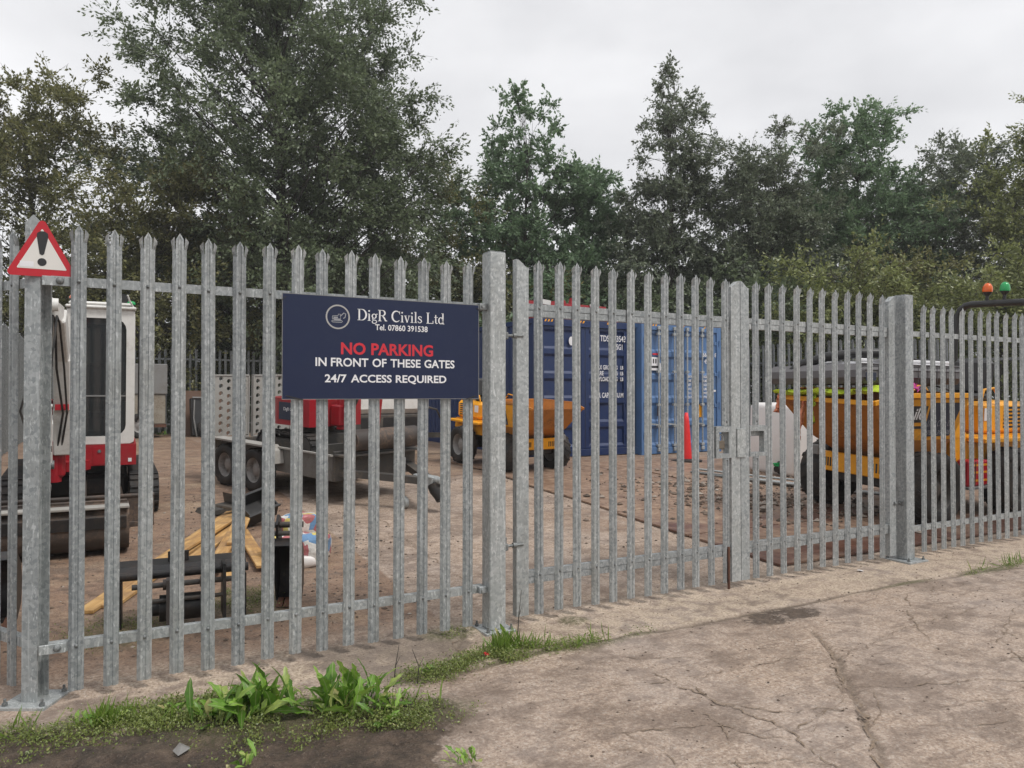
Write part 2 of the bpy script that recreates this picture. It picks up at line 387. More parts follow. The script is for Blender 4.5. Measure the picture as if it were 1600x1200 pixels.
LEAF_G = leafmat('leaf_groundcover', (0.085,0.120,0.030), (0.230,0.280,0.070), (0.340,0.280,0.110), .3)
GRASS = leafmat('grass_blade', (.07,.14,.02), (.20,.30,.05), (.30,.28,.10), .3)
BARK = paint('bark', (.060,.052,.044), .85, .6, (.025,.024,.020), 6)
def stonem():
    m, t, b, o = mat('rubble_stone'); g = N(t, 'ShaderNodeNewGeometry')
    c = ramp(t, g.outputs['Random Per Island'], [(0, (.06,.045,.034)), (.5, (.13,.092,.066)), (.85, (.21,.165,.13)), (1, (.42,.37,.32))])
    t.links.new(c, b.inputs['Base Color']); b.inputs['Roughness'].default_value = .8; return m
STONE = stonem()
CLOD = paint('mud_clod', (.055,.040,.029), .75, .6, (.10,.074,.054), 12)

# ---------------------------------------------------------------- ground
JOINT = [(.9,-.95),(1.3,-.80),(1.76,-.67),(1.97,-.60),(2.54,-.54),(3.24,-.54),(3.67,-.57),(4.29,-.55),(4.82,-.57),(5.37,-.54),(5.91,-.56),(6.71,-.61),(7.57,-.69),(9.5,-.80),(13,-1.0)]
CRACKS = [([(4.28,-1.06),(4.08,-1.33),(3.93,-1.49),(3.78,-1.62),(3.65,-1.79),(3.50,-1.97),(3.37,-2.10),(2.98,-2.46),(2.7,-2.8)], .030),
          ([(2.90,.20),(2.95,.03),(3.09,-.24),(3.23,-.56)], .012),
          ([(5.73,-.73),(5.45,-.95),(5.19,-1.14),(4.98,-1.33),(4.77,-1.55)], .014),
          ([(2.92,-1.28),(2.88,-1.50),(2.91,-1.68),(3.03,-1.83),(3.4,-1.99)], .012),
          ([(2.86,-1.02),(2.84,-1.35),(2.89,-1.66),(2.96,-2.04),(2.83,-2.32),(2.85,-2.7)], .012),
          ([(2.31,-1.76),(2.24,-2.06),(2.3,-2.5)], .010), ([(2.96,-2.04),(3.2,-1.98),(3.43,-1.96)], .010), ([(3.65,-1.79),(3.9,-1.95),(4.4,-2.1),(5.2,-2.6)], .010),
          ([(2.12,-1.62),(2.4,-1.72),(2.64,-1.78),(2.88,-2.11)], .010), ([(3.4,-1.99),(3.9,-1.5),(4.9,-1.3),(6.2,-1.25)], .008), ([(2.3,-1.1),(2.9,-1.3),(3.9,-1.35)], .008),
          ([(4.6,-2.4),(5.1,-1.8),(6.3,-1.3)], .008), ([(2.95,.03),(2.7,.6),(2.75,2.0),(2.9,4.5)], .012), ([(2.2,.05),(2.05,-.2),(1.97,-.6)], .02)]
MUDP = [(-1.2,.2),(-.32,-.22),(.16,-.52),(.57,-.62),(.98,-.80),(1.43,-.84),(1.66,-.90),(1.68,-1.09),(1.46,-1.36),(1.2,-1.7),(.9,-2.6),(-2.5,-2.6),(-2.5,.2)]
DAMPP = [(1.01,.09),(1.52,.08),(1.99,-.03),(2.15,-.18),(1.84,-.58),(1.36,-.46)]
def lines(segs):
    P = []
    for a, b, st in segs: P += list(np.arange(a, b-1e-6, st))
    return np.array(P + [segs[-1][1]])
gx = lines([(-140,-60,20),(-60,-12,6),(-12,-2.0,.5),(-2.0,8.5,.028),(8.5,15.5,.14),(15.5,40,1.5),(40,100,8),(100,160,20)])
gy = lines([(-140,-60,20),(-60,-10,5),(-10,-2.8,.6),(-2.8,.5,.026),(.5,5,.07),(5,19.5,.18),(19.5,45,1.5),(45,100,8),(100,160,20)])
GX, GY = np.meshgrid(gx, gy); X = GX.ravel(); Y = GY.ravel()
gz = np.where(Y < 0, 0, np.where(Y < 6.5, .055*Y, .3575 + .012*np.clip(Y-6.5, 0, 6)))
wob = .10*(fbm(X*1.3, Y*1.3, 5)-.5); wob2 = .05*(fbm(X*5, Y*5, 15)-.5)
near = (np.abs(X-3) < 7) & (Y > -4) & (Y < 6)
crack = np.zeros_like(X)
for pts, wd in [c for c in CRACKS if c[1] > .018]:
    d = dist_poly(X[near]+wob[near]+wob2[near], Y[near]-wob[near]+wob2[near], pts); k = .35 + 1.2*fbm(X[near]*4, Y[near]*4, 9)
    crack[near] = np.maximum(crack[near], 1-sstep(wd*.25*k, wd*1.1*k, d))
dj = np.full_like(X, 9.0); dj[near] = dist_poly(X[near]+wob2[near], Y[near]+wob[near]*.5, JOINT)
jk = sstep(1.7, 2.2, X)
joint = (1-sstep(.006, .032, dj))*jk
inm = np.zeros_like(X); inm[near] = in_poly(X[near]+wob[near]*5.0+wob2[near]*4.5, Y[near]+wob[near]*3.0+wob2[near]*3.5, MUDP)
sdm = np.full_like(X, -1.0); sdm[near] = dist_poly(X[near], Y[near], MUDP+[MUDP[0]])*np.where(in_poly(X[near], Y[near], MUDP), 1, -1)
mud = sstep(-.22, .22, sdm)
far = (X < -2.0) & (Y < 0); mud[far] = 1
puddle = 1-sstep(.7, 1.25, np.hypot((X-4.38)/.42, (Y+.70)/.17) + (wob+wob2)*6)
mud = np.maximum(mud, puddle*.62)
dampm = np.zeros_like(X); dampm[near] = in_poly(X[near]+wob[near]*4+wob2[near]*4, Y[near]+wob[near]*3+wob2[near]*3, DAMPP); dampm = dampm*(.35+.6*fbm(X*7,Y*7,55))
moss = np.zeros_like(X)
for cx_, cy_, rx, ry in ((.25,-.36,.5,.16),(.9,-.72,.55,.22),(1.5,-1.02,.3,.18),(1.75,-.55,.25,.14),(2.3,-.48,.55,.14),(2.8,-.58,.3,.07),(3.2,-.55,.15,.04),(7.1,-.62,.45,.07),(3.0,-.1,.12,.1),(2.15,.05,.2,.12),(1.03,1.25,.3,.35),(.2,.95,.35,.3),(6.0,-.56,.4,.03)):
    moss = np.maximum(moss, 1-sstep(.55, 1.2, np.hypot((X-cx_)/rx, (Y-cy_)/ry) + (wob+wob2)*5))
side = sstep(-.62, -.5, Y+wob*.4)*(1-sstep(.0, .5, Y))*sstep(-.2,.6,X)     # the sandy strip under the fence
ruts = np.sin((Y*1.0+X*.35)*60 + 6*fbm(X*3, Y*3, 31))
yard = sstep(.1, 1.2, Y + .8*(fbm(X*1.1, Y*1.1, 21)-.5))*(.35+.65*fbm(X*.9, Y*.9, 12))
yard = np.where(X < 2.2, np.maximum(yard, sstep(.05, .6, Y)*.80), yard*np.where((X < 5.6) & (Y < 6), .04+.70*sstep(.54,.66,fbm(X*1.3,Y*.8,52)), 1.0))
grass = np.maximum(sstep(19.0, 19.8, Y), np.maximum(sstep(15.0, 16, X)*(Y > -8), sstep(-1.5,-2.2,X)*(Y > 1.5)))
fine = np.where(near, 1.0, 0.0)
gz = gz - .012*crack - .010*joint + fine*(.006*(fbm(X*9, Y*9, 2)-.5)) + .022*(fbm(X*.8, Y*.8, 44)-.5)*(np.abs(Y) < 30)*(Y > .4)
gz = gz + sstep(.3,.8,mud)*(Y < .3)*(1-puddle)*fine*(.050*fbm(X*7, Y*11, 71, 5) + .012*ruts*fbm(X*2,Y*2,90) - .014) + moss*fine*.012
gz = np.where(Y > 30, gz, gz)
nX, nY = len(gx), len(gy)
ii = (np.arange(nY-1)[:,None]*nX + np.arange(nX-1)[None,:]).ravel()
GF = np.stack([ii, ii+1, ii+nX+1, ii+nX], 1)
def groundmat():
    m, t, b, o = mat('yard_ground'); ln = t.links.new; p = pos(t)
    A = {}
    for n_ in ('mud','moss','crack','yard','grass','strip','damp'):
        a = N(t, 'ShaderNodeAttribute', attribute_name=n_); A[n_] = a.outputs['Fac']
    n_big = noise(t, p, .9, 5, .6); n_mid = noise(t, p, 7, 6, .68); n_fine = noise(t, p, 55, 5, .7); n_sp = noise(t, p, 150, 3, .7)
    vor = N(t, 'ShaderNodeTexVoronoi'); vor.inputs['Scale'].default_value = 110; ln(p, vor.inputs['Vector'])
    vs_ = N(t, 'ShaderNodeSeparateColor'); ln(vor.outputs['Color'], vs_.inputs[0])
    c = ramp(t, n_fine, [(.32, (.21,.14,.10)), (.46, (.41,.305,.230)), (.58, (.53,.415,.325)), (.74, (.70,.585,.475))])
    c = mixc(t, ramp(t, vs_.outputs[0], [(.0, .35), (.5, 0.0)]), c, (.17,.125,.10))
    c = mixc(t, ramp(t, vs_.outputs[1], [(.86, .0), (.97, .5)]), c, (.66,.60,.53))
    n_bl = noise(t, p, 20, 5, .72)
    c = mixc(t, ramp(t, n_bl, [(.51, .0), (.63, .55)]), c, (.19,.128,.092))
    patch = ramp(t, n_big, [(.40, .25), (.62, 1.0)])
    c = mixc(t, mth(t, 'MULTIPLY', patch, ramp(t, n_mid, [(.48, .0), (.60, .70)])), c, (.155,.112,.086))
    c = mixc(t, ramp(t, n_bl, [(.30, .55), (.42, .0)]), c, (.60,.52,.455))
    c = mixc(t, ramp(t, n_big, [(.42, .0), (.66, .38)]), c, (.40,.345,.315))
    n_st = noise(t, pos(t, (1.1,1.6,1)), 1.3, 7, .72)
    c = mixc(t, ramp(t, n_st, [(.49, .0), (.60, .62)]), c, (.15,.108,.082))
    n_sc = noise(t, pos(t, (2.2,11,1)), 1.0, 6, .75); n_sc2 = noise(t, pos(t, (13,3,1)), 1.0, 6, .75)
    c = mixc(t, ramp(t, n_sc, [(.55, .0), (.64, .6)]), c, (.16,.115,.088)); c = mixc(t, ramp(t, n_sc2, [(.57, .0), (.66, .5)]), c, (.17,.125,.098))
    sand = ramp(t, n_fine, [(.36, (.26,.19,.135)), (.5, (.54,.435,.325)), (.66, (.72,.61,.48))])
    c = mixc(t, mth(t, 'MULTIPLY', A['strip'], ramp(t, n_mid, [(.38, .85), (.58, .10)])), c, sand)
    c = mixc(t, A['damp'], c, mixc(t, n_fine, (.07,.055,.042), (.24,.19,.15)))
    yd = ramp(t, n_mid, [(.36, (.070,.038,.022)), (.47, (.185,.102,.060)), (.58, (.29,.175,.108)), (.72, (.43,.30,.20))])
    yd = mixc(t, ramp(t, n_fine, [(.35, .6), (.52, 0.0)]), yd, (.10,.065,.045))
    n_y = noise(t, pos(t, (.7,1.1,1)), 1.0, 6, .62)
    tan = ramp(t, n_fine, [(.36, (.22,.145,.085)), (.5, (.44,.315,.20)), (.64, (.60,.47,.33))])
    yd = mixc(t, ramp(t, n_y, [(.50, .0), (.64, .60)]), yd, tan)
    yd = mixc(t, ramp(t, noise(t, pos(t, (.5,.9,1)), 2.1, 6, .7), [(.56, .0), (.66, .8)]), yd, (.105,.066,.044))
    c = mixc(t, mth(t, 'MULTIPLY', A['yard'], ramp(t, n_big, [(.30, .78), (.65, 1.0)]), True), c, yd)
    md = ramp(t, n_mid, [(.36, (.042,.029,.020)), (.52, (.105,.072,.050)), (.70, (.21,.152,.108))])
    md = mixc(t, ramp(t, n_bl, [(.40, .65), (.50, 0.0)]), md, (.034,.024,.017))
    md = mixc(t, ramp(t, n_fine, [(.56, 0.0), (.66, .7)]), md, (.20,.15,.11))
    md = mixc(t, ramp(t, n_sp, [(.64, 0.0), (.72, .8)]), md, (.42,.34,.27))
    mf = mth(t, 'ADD', A['mud'], mth(t, 'MULTIPLY', mth(t, 'SUBTRACT', mth(t, 'ADD', n_mid, mth(t, 'MULTIPLY', n_bl, .6)), .8), 1.3))
    c = mixc(t, mth(t, 'MULTIPLY', ramp(t, mf, [(.40, .0), (.58, 1.0)]), ramp(t, A['mud'], [(.02, .0), (.15, .96)])), c, md)
    c = mixc(t, A['crack'], c, mixc(t, n_fine, (.055,.040,.026), (.15,.11,.075)))
    ms = mixc(t, n_fine, (.045,.050,.018), (.15,.15,.055))
    c = mixc(t, mth(t, 'MULTIPLY', A['moss'], ramp(t, n_fine, [(.35, 1.0), (.62, .15)])), c, ms)
    c = mixc(t, A['grass'], c, mixc(t, n_mid, (.030,.034,.016), (.075,.075,.035)))
    ln(c, b.inputs['Base Color'])
    wet = mth(t, 'MULTIPLY', A['mud'], -.25); ln(mth(t, 'ADD', ramp(t, n_big, [(.3, .62), (.7, .85)]), wet, True), b.inputs['Roughness'])
    h = mth(t, 'ADD', mth(t, 'MULTIPLY', n_mid, 1.0), mth(t, 'MULTIPLY', n_fine, .6)); mb_ = mth(t, 'MULTIPLY', A['mud'], mth(t, 'ADD', n_bl, n_fine)); bump(t, b, mth(t, 'ADD', h, mth(t, 'MULTIPLY', mb_, 1.6)), .85, .018)
    return m
GROUND = groundmat()
gme = np_mesh('ground', np.stack([X, Y, gz], 1), GF, GROUND, dict(mud=mud, moss=moss, crack=np.clip(crack*.55*(.4+fbm(X*6,Y*6,8))+joint*.9*(.25+1.2*fbm(X*5,Y*5,18)), 0, 1), yard=yard, grass=grass, strip=side, damp=dampm), True)
tag(link('ground', gme), 'worn pinkish concrete apron and brown muddy yard with cracks', None, None, 'structure')

# dirt-filled hairline cracks and roots in the concrete: thin irregular ribbons lying in the surface
def crack_ribbons():
    rs = np.random.RandomState(77); V = []; F = []; k = 0
    segs = [(p, w_ if w_ <= .018 else w_*.62) for p, w_ in CRACKS]
    for i in range(46):
        x, y = rs.uniform(1.9, 7.5), rs.uniform(-2.7, -.75); a = rs.choice((.35,-.5,1.2,2.2))+rs.normal(0,.25); l_ = rs.uniform(.15,.75); segs.append(([(x,y),(x+l_*.5*math.cos(a)+rs.normal(0,.03), y+l_*.5*math.sin(a)+rs.normal(0,.03)),(x+l_*math.cos(a+.2), y+l_*math.sin(a+.2))], rs.uniform(.003,.007)))
    for pts, wd in segs:
        P = []
        for (x0,y0),(x1,y1) in zip(pts[:-1],pts[1:]):
            m_ = max(2, int(math.hypot(x1-x0,y1-y0)/.012))
            for i in range(m_): P.append((x0+(x1-x0)*i/m_, y0+(y1-y0)*i/m_))
        P.append(pts[-1]); P = np.array(P); n = len(P); sc_ = min(wd*3.5, .03)
        P[:,0] += sc_*(fbm(P[:,0]*14, P[:,1]*14, 61)-.5)*3; P[:,1] += sc_*(fbm(P[:,0]*14, P[:,1]*14, 67)-.5)*3
        T = np.gradient(P, axis=0); T /= np.linalg.norm(T,axis=1,keepdims=True)+1e-9; Nn = np.stack([-T[:,1], T[:,0]], 1)
        u = np.linspace(0,1,n); w_ = wd*.38*np.clip((fbm(P[:,0]*20, P[:,1]*20, 5)-.30)*3.2, 0.02, 1.5)*np.minimum(1, 6*np.minimum(u, 1-u)+.1)
        for s in (-1, 1):
            Q = P + Nn*(w_*s*(.7+.6*rs.rand(n)))[:,None]
            V.append(np.stack([Q[:,0], Q[:,1], np.where(Q[:,1] < 0, 0, .055*Q[:,1])+.0055], 1))
        i = np.arange(n-1); F.append(np.stack([k+i, k+i+1, k+n+i+1, k+n+i], 1)); k += 2*n
    o = link('crack_dirt', np_mesh('crack_dirt', np.concatenate(V), np.concatenate(F), CRACKM)); tag(o, 'dark dirt filling fine cracks across the concrete apron', 'dirt', None, 'stuff')
def crackm():
    m, t, b, o = mat('crack_dirt'); c = ramp(t, noise(t, pos(t), 60, 4, .7), [(.3, (.15,.11,.075)), (.7, (.30,.225,.165))]); t.links.new(c, b.inputs['Base Color']); b.inputs['Roughness'].default_value = .9; return m
CRACKM = crackm(); crack_ribbons()

# steel road plates laid in the yard
random.seed(4)
plates = root('road_plates', 'rusty brown steel road plates laid edge to edge inside the gate', 'road plates', (0,0,0))
for i, (x0, x1) in enumerate(((5.52,7.95),(7.98,10.4))):
    for j in range(6):
        y0 = .30 + j*1.24; y1 = y0 + 1.215
        if i == 1 and j > 4: continue
        sx = random.uniform(-.03,.03); mb = MB().at(((x0+x1)/2+sx, (y0+y1)/2, ground_z((y0+y1)/2)+.018), (math.atan(.055 if y1 < 6.5 else .012)+random.uniform(-.004,.004), random.uniform(-.003,.003), random.uniform(-.012,.012)))
        mb.box(-(x1-x0)/2, (x1-x0)/2, -.6075, .6075, -.012, .012, .003); mb.build('plate', PLATE, plates)

# ---------------------------------------------------------------- palisade fencing
def pale_mesh(name, z0, z1, m, pointed=True):
    U = [-.036,-.020,-.009,-.004,.004,.009,.020,.036]; W = [.012,-.004,-.004,.002,.002,-.004,-.004,.012]
    V = []; F = []; zs = z1-.09 if pointed else z1
    for u, w_ in zip(U, W): V.append((u, w_, z0))
    for u, w_ in zip(U, W): V.append((u, w_, zs))
    F += [(i, i+1, 9+i, 8+i) for i in range(7)]
    if pointed:
        b = len(V)
        for u, w_ in zip(U[1:7], W[1:7]): V.append((u*.98, w_, z1-.034))
        V.append((0, 0, z1))
        F += [(9+i, 10+i, b+i+1, b+i) for i in range(5)] + [(b, b+1, b+2, b+3, b+4, b+5, b+6)]
        for s in (-1, 1):
            c = len(V); V += [(s*.0225, -.001, zs), (s*.0275, -.010, z1-.023), (s*.046, .000, z1-.046)]
            e = 8 if s < 0 else 15; q = (e, c, c+1, c+2); F.append(q if s < 0 else q[::-1])
    return MB().sheet(V, F, (0, .003, 0)).mesh(name, m)
PALE = pale_mesh('pale', .05, 2.46, GALV); GPALE = pale_mesh('gate_pale', .06, 2.52, GALV); FARP = pale_mesh('far_pale', .05, 2.45, GALVD)
UPALE = pale_mesh('upper_pale', 1.325, 2.52, GALV); LPALE = pale_mesh('lower_pale', .06, 1.085, GALV, False)
bm_ = MB(); bm_.lathe([(.0105,.0),(.0105,-.003),(.008,-.007),(.0,-.0085)], 8, 'y'); BOLTM = bm_.mesh('bolt', BOLT)
def put_pale(me, parent, x, y=0.0, rz=0.0, bolts=(2.165, .28), name='pale', jit=True):
    o = link(name, me, parent, (x + (random.uniform(-.003,.003) if jit else 0), y, random.uniform(-.006,.006) if jit else 0))
    o.rotation_euler = (random.uniform(-.003,.003), random.uniform(-.0042,.0042) if jit else 0, rz+random.uniform(-.045,.045))
    for z in bolts: link('bolt', BOLTM, o, (0, .001, z))
    return o
def angle_rail(mb, x0, x1, z, y=.016):
    mb.box(x0, x1, y, y+.006, z-.025, z+.025); mb.box(x0, x1, y+.0062, y+.046, z+.019, z+.0248)
def ibeam(mb, w_, dp, z0, z1, tf=.008):
    mb.box(-w_/2, w_/2, -dp/2, -dp/2+tf, z0, z1); mb.box(-w_/2, w_/2, dp/2-tf, dp/2, z0, z1); mb.box(-.003, .003, -dp/2+tf+.0003, dp/2-tf-.0003, z0, z1)
def base_plate(parent, x, y, rz=0.0, s=.13, m=None):
    mb = MB().at((x, y, 0), (0,0,rz)); mb.box(-s, s, -s, s, -.02, .016, .002); p = mb.build('base_plate', m or GALVP, parent)
    for a in (-1, 1):
        for c in (-1, 1):
            q = MB().at((x, y, 0), (0,0,rz)); q.cyl((a*s*.78, c*s*.78, .0163), (a*s*.78, c*s*.78, .03), .014, 6); q.cyl((a*s*.78, c*s*.78, .0303), (a*s*.78, c*s*.78, .05), .007, 8); q.build('anchor_bolt', BOLT, p)
random.seed(11)
# front fence, left of the gate
f1 = root('palisade_fence', 'grey galvanised palisade fence carrying the navy sign, left of the gate', 'fence', (0,0,0))
mb = MB().at((-.183,.085,0),(0,0,YAW)); ibeam(mb, .080, .100, .016, 2.42)
mb.prism([(-.040,2.421),(.040,2.421),(.040,2.46),(.0,2.50),(-.040,2.46)], -.05, -.042, 'y'); mb.build('post', GALVP, f1)
base_plate(f1, -.183, .085, YAW, .12)
for z in (2.165, .28):
    mb = MB(); angle_rail(mb, -.125, 2.36, z); r_ = mb.build('rail', GALV, f1)
    mb = MB(); mb.box(-.165, -.045, .006, .0155, z-.027, z+.022, .002); mb.build('fish_plate', GALVP, r_)
    mb = MB(); mb.at((-.085, .005, z)).lathe([(.019,.0),(.019,-.004),(.013,-.010),(.0,-.012)], 12, 'y'); mb.build('cup_bolt', BOLT, r_)
    mb = MB(); mb.box(2.315, 2.368, -.02, .0155, z-.022, z+.022, .002); mb.cyl((2.335,-.021,z),(2.335,-.034,z),.011,6); mb.build('bracket', GALVP, r_)
for k in range(15): put_pale(PALE, f1, .16*k)
# gate posts belong to the gates
def box_post(parent, x, z1):
    mb = MB(); mb.box(x-.06, x+.06, -.06, .06, .016, z1, .006); mb.build('gate_post', GALVP, parent)
    mb = MB(); mb.box(x-.056, x+.056, -.056, .056, z1+.0003, z1+.006); mb.build('post_cap', GALV, parent)
def gate_leaf(name, label, xs, pales, hinge_hi, split):
    """xs = hinge stile (a,b), lock stile (a,b)"""
    g = root(name, label, 'gate', (0,0,0), group='gate leaves')
    (a0,a1),(b0,b1) = xs
    def stile(x0, x1, hi_left, nm):
        mb = MB(); zl, zr = (2.51, 2.455) if hi_left else (2.455, 2.51)
        P = [(x0,.06),(x1,.06)]
        n = 6
        for i in range(n+1):
            u = 1-i/n; s_ = u*u*(3-2*u); P.append((x0+(x1-x0)*u, zl+(zr-zl)*s_))
        mb.prism(P, .0, .055, 'y'); return mb.build(nm, GALVP, g)
    stile(a0, a1, hinge_hi, 'hinge_stile'); stile(b0, b1, not hinge_hi, 'lock_stile')
    xa, xb = min(a1, b1), max(a0, b0)
    for z in (2.165, .315):
        mb = MB(); mb.box(xa+.0005, xb-.0005, .014, .054, z+.002, z+.045); mb.box(xa+.0005, xb-.0005, .017, .057, z-.045, z, .001); mb.build('rail', GALV, g)
    for i, x in enumerate(pales):
        if i == split:
            put_pale(UPALE, g, x, 0, 0, (2.185, 1.36), 'pale', False); put_pale(LPALE, g, x, 0, 0, (1.05, .34), 'pale', False)
        else: put_pale(GPALE, g, x, 0, 0, (2.185, .335))
    return g
def hinge(parent, x0, x1, z):
    mb = MB(); mb.cyl((x0, .0, z), (x1+.05, .0, z), .010, 10); mb.box(x0-.0, x0+.035, -.03, .03, z-.025, z+.02, .004)
    mb.cyl((x0+.02, 0, z-.03), (x0+.02, 0, z+.06), .014, 10); mb.cyl((x1-.03, 0, z), (x1-.005, 0, z), .02, 6); mb.build('hinge', BOLT, parent)
g1 = gate_leaf('palisade_gate', 'left leaf of the galvanised palisade double gate, nearest the navy sign', ((2.605,2.70),(4.600,4.700)), [2.79+.16*k for k in range(12)], True, 11)
box_post(g1, 2.43, 2.53); base_plate(g1, 2.43, 0, 0, .11)
hinge(g1, 2.492, 2.605, .55); hinge(g1, 2.492, 2.605, 1.98)
g2 = gate_leaf('palisade_gate', 'right leaf of the galvanised palisade double gate, nearer the yellow dumper', ((6.615,6.705),(4.706,4.800)), [4.885+.163*k for k in range(11)], False, 0)
box_post(g2, 6.84, 2.52); base_plate(g2, 6.84, 0, 0, .14)
hinge(g2, 6.775, 6.70, .55)
# lock cases round the hand holes
mb = MB(); mb.ring([(4.43,1.065),(4.597,1.065),(4.597,1.32),(4.43,1.32)], [(4.462,1.10),(4.565,1.10),(4.565,1.275),(4.462,1.275)], -.006, .06); mb.build('lock_case', GALV, g1)
mb = MB(); mb.ring([(4.803,1.065),(5.005,1.065),(5.005,1.32),(4.803,1.32)], [(4.812,1.10),(4.965,1.10),(4.965,1.275),(4.812,1.275)], -.004, .05)
mb.box(4.8125, 4.9645, .036, .0495, 1.232, 1.2748); mb.build('lock_case', GALV, g2)
mb = MB(); mb.box(4.655, 4.75, -.012, -.001, 1.065, 1.30, .002); mb.build('cover_plate', GALVP, g1)
pl = root('padlock', 'small steel padlock hanging in the gate lock case', 'padlock', (4.515, .03, 1.15))
mb = MB(); mb.box(-.032, .032, -.014, .014, -.015, .055, .006); mb.build('body', BRASS, pl)
mb = MB(); mb.tube([(-.02,0,.05),(-.02,0,.085),(-.01,0,.103),(.01,0,.103),(.02,0,.085),(.02,0,.05)], .006, 8); mb.build('shackle', GALVP, pl)
mb = MB(); mb.cyl((4.555,-.01,.012),(4.555,-.01,.35),.011,8); mb.build('drop_bolt', RUST, g1)
# front fence, right of the gate
f2 = root('palisade_fence', 'galvanised palisade fence in front of the yellow dumper, right of the gate', 'fence', (0,0,0))
for z in (2.165, .28):
    mb = MB(); angle_rail(mb, 6.905, 14.6, z); mb.build('rail', GALV, f2)
for k in range(46): put_pale(PALE, f2, 7.15+.16*k)
for x in (9.7, 12.45):
    mb = MB().at((x,.075,0)); ibeam(mb, .055, .10, 0, 2.45); mb.build('post', GALVP, f2)
# return panel at the left corner
EX, EY = -.514, .857; ang = math.atan2(EY, EX)
f3 = root('palisade_fence', 'short galvanised palisade return at the corner post, at the left picture edge', 'fence', (-.183,.085,0), ang+math.pi)
for z in (2.165, .28):
    mb = MB(); angle_rail(mb, -2.2, -.06, z, .0); mb.build('rail', GALV, f3)
for k in range(13): put_pale(PALE, f3, -.215-.16*k, -.016)
# side and back fences
def far_fence(label, p, q, z0, z1, flip=False, step=.16):
    p = Vector((p[0], p[1], 0)); q = Vector((q[0], q[1], 0)); d = q-p; n = int(d.length/step)
    f = root('palisade_fence', label, 'fence', (p.x, p.y, 0), math.atan2(d.y, d.x))
    for z in (2.15, .30):
        mb = MB(); mb.bar((0, .04, z0+z), (d.length, .04, z1+z), .045, .05); mb.build('rail', GALVD, f)
    for i in range(n+1):
        x = i*step; o = link('pale', FARP, f, (x, .0, ground_z(p.y+d.y*x/d.length)+random.uniform(-.01,.01)))
        o.rotation_euler = (random.uniform(-.006,.006), random.uniform(-.006,.006), math.pi if flip else 0)
    for i in range(int(d.length/2.75)+1):
        x = i*2.75+.08; mb = MB().at((x, .12, 0)); ibeam(mb, .06, .10, ground_z(p.y+d.y*x/d.length)-.05, ground_z(p.y+d.y*x/d.length)+2.4); mb.build('post', GALVD, f)
    return f
far_fence('weathered palisade side fence running away along the left of the yard', (-1.42, 2.1), (-1.42, 18.8), .12, .43)
far_fence('dark weathered palisade fence along the back of the yard under the trees', (-1.42, 18.9), (14.7, 18.9), .43, .43)
far_fence('weathered palisade side fence behind the yellow dumper on the right of the yard', (14.72, 18.8), (14.72, .1), .43, .01)

# ---------------------------------------------------------------- lettering
def text(name, s, size, m, parent, M, bold=0.0, align='CENTER', ext=.0008, space=1.0, sx=1.0):
    c = bpy.data.curves.new('t', 'FONT'); c.body = s; c.size = size; c.align_x = align; c.align_y = 'CENTER'; c.offset = bold; c.extrude = ext; c.space_character = space; c.resolution_u = 3
    o = bpy.data.objects.new('t', c); COL.objects.link(o); dg = bpy.context.evaluated_depsgraph_get()
    me = bpy.data.meshes.new_from_object(o.evaluated_get(dg)); bpy.data.objects.remove(o)
    me.materials.clear(); me.materials.append(m); me.name = name
    me.transform(M @ Matrix.Diagonal((sx,1,1,1)))
    return link(name, me, parent)
def fit_text(name, s, width, m, parent, M, cap, bold=.0, align='CENTER', ext=.0008):
    """letters of given cap height stretched to a given line width"""
    o = text(name, s, cap/.70, m, parent, Matrix(), bold, align, ext)
    co = np.array([v.co[:] for v in o.data.vertices]); wd = co[:,0].max()-co[:,0].min(); mid = (co[:,0].max()+co[:,0].min())/2
    o.data.transform(M @ Matrix.Diagonal((width/wd,1,1,1)) @ Matrix.Translation((-mid if align == 'CENTER' else 0, 0, 0))); return o
FRONT = Matrix.Rotation(math.pi/2, 4, 'X')        # text facing -Y
def ribbon(mb, pts, ws):
    P = [Vector((a, b)) for a, b in pts]; ws = ws if isinstance(ws, (list, tuple)) else [ws]*len(P); V = []
    for i, p in enumerate(P):
        d = (P[min(i+1, len(P)-1)]-P[max(i-1,0)]).normalized(); n_ = Vector((-d.y, d.x))*ws[i]/2
        V += [(p.x+n_.x, p.y+n_.y, 0), (p.x-n_.x, p.y-n_.y, 0)]
    mb.add(V, [(2*i+1, 2*i+3, 2*i+2, 2*i) for i in range(len(P)-1)])
def ell(cx, cy, rx, ry, a0, a1, n=14): return [(cx+rx*math.cos(R(a0+(a1-a0)*i/n)), cy+ry*math.sin(R(a0+(a1-a0)*i/n))) for i in range(n+1)]
def bw(n, lo, hi, k=1.0): return [lo+(hi-lo)*abs(math.sin(math.pi*k*i/n)) for i in range(n+1)]
T_, H_ = .135, .05
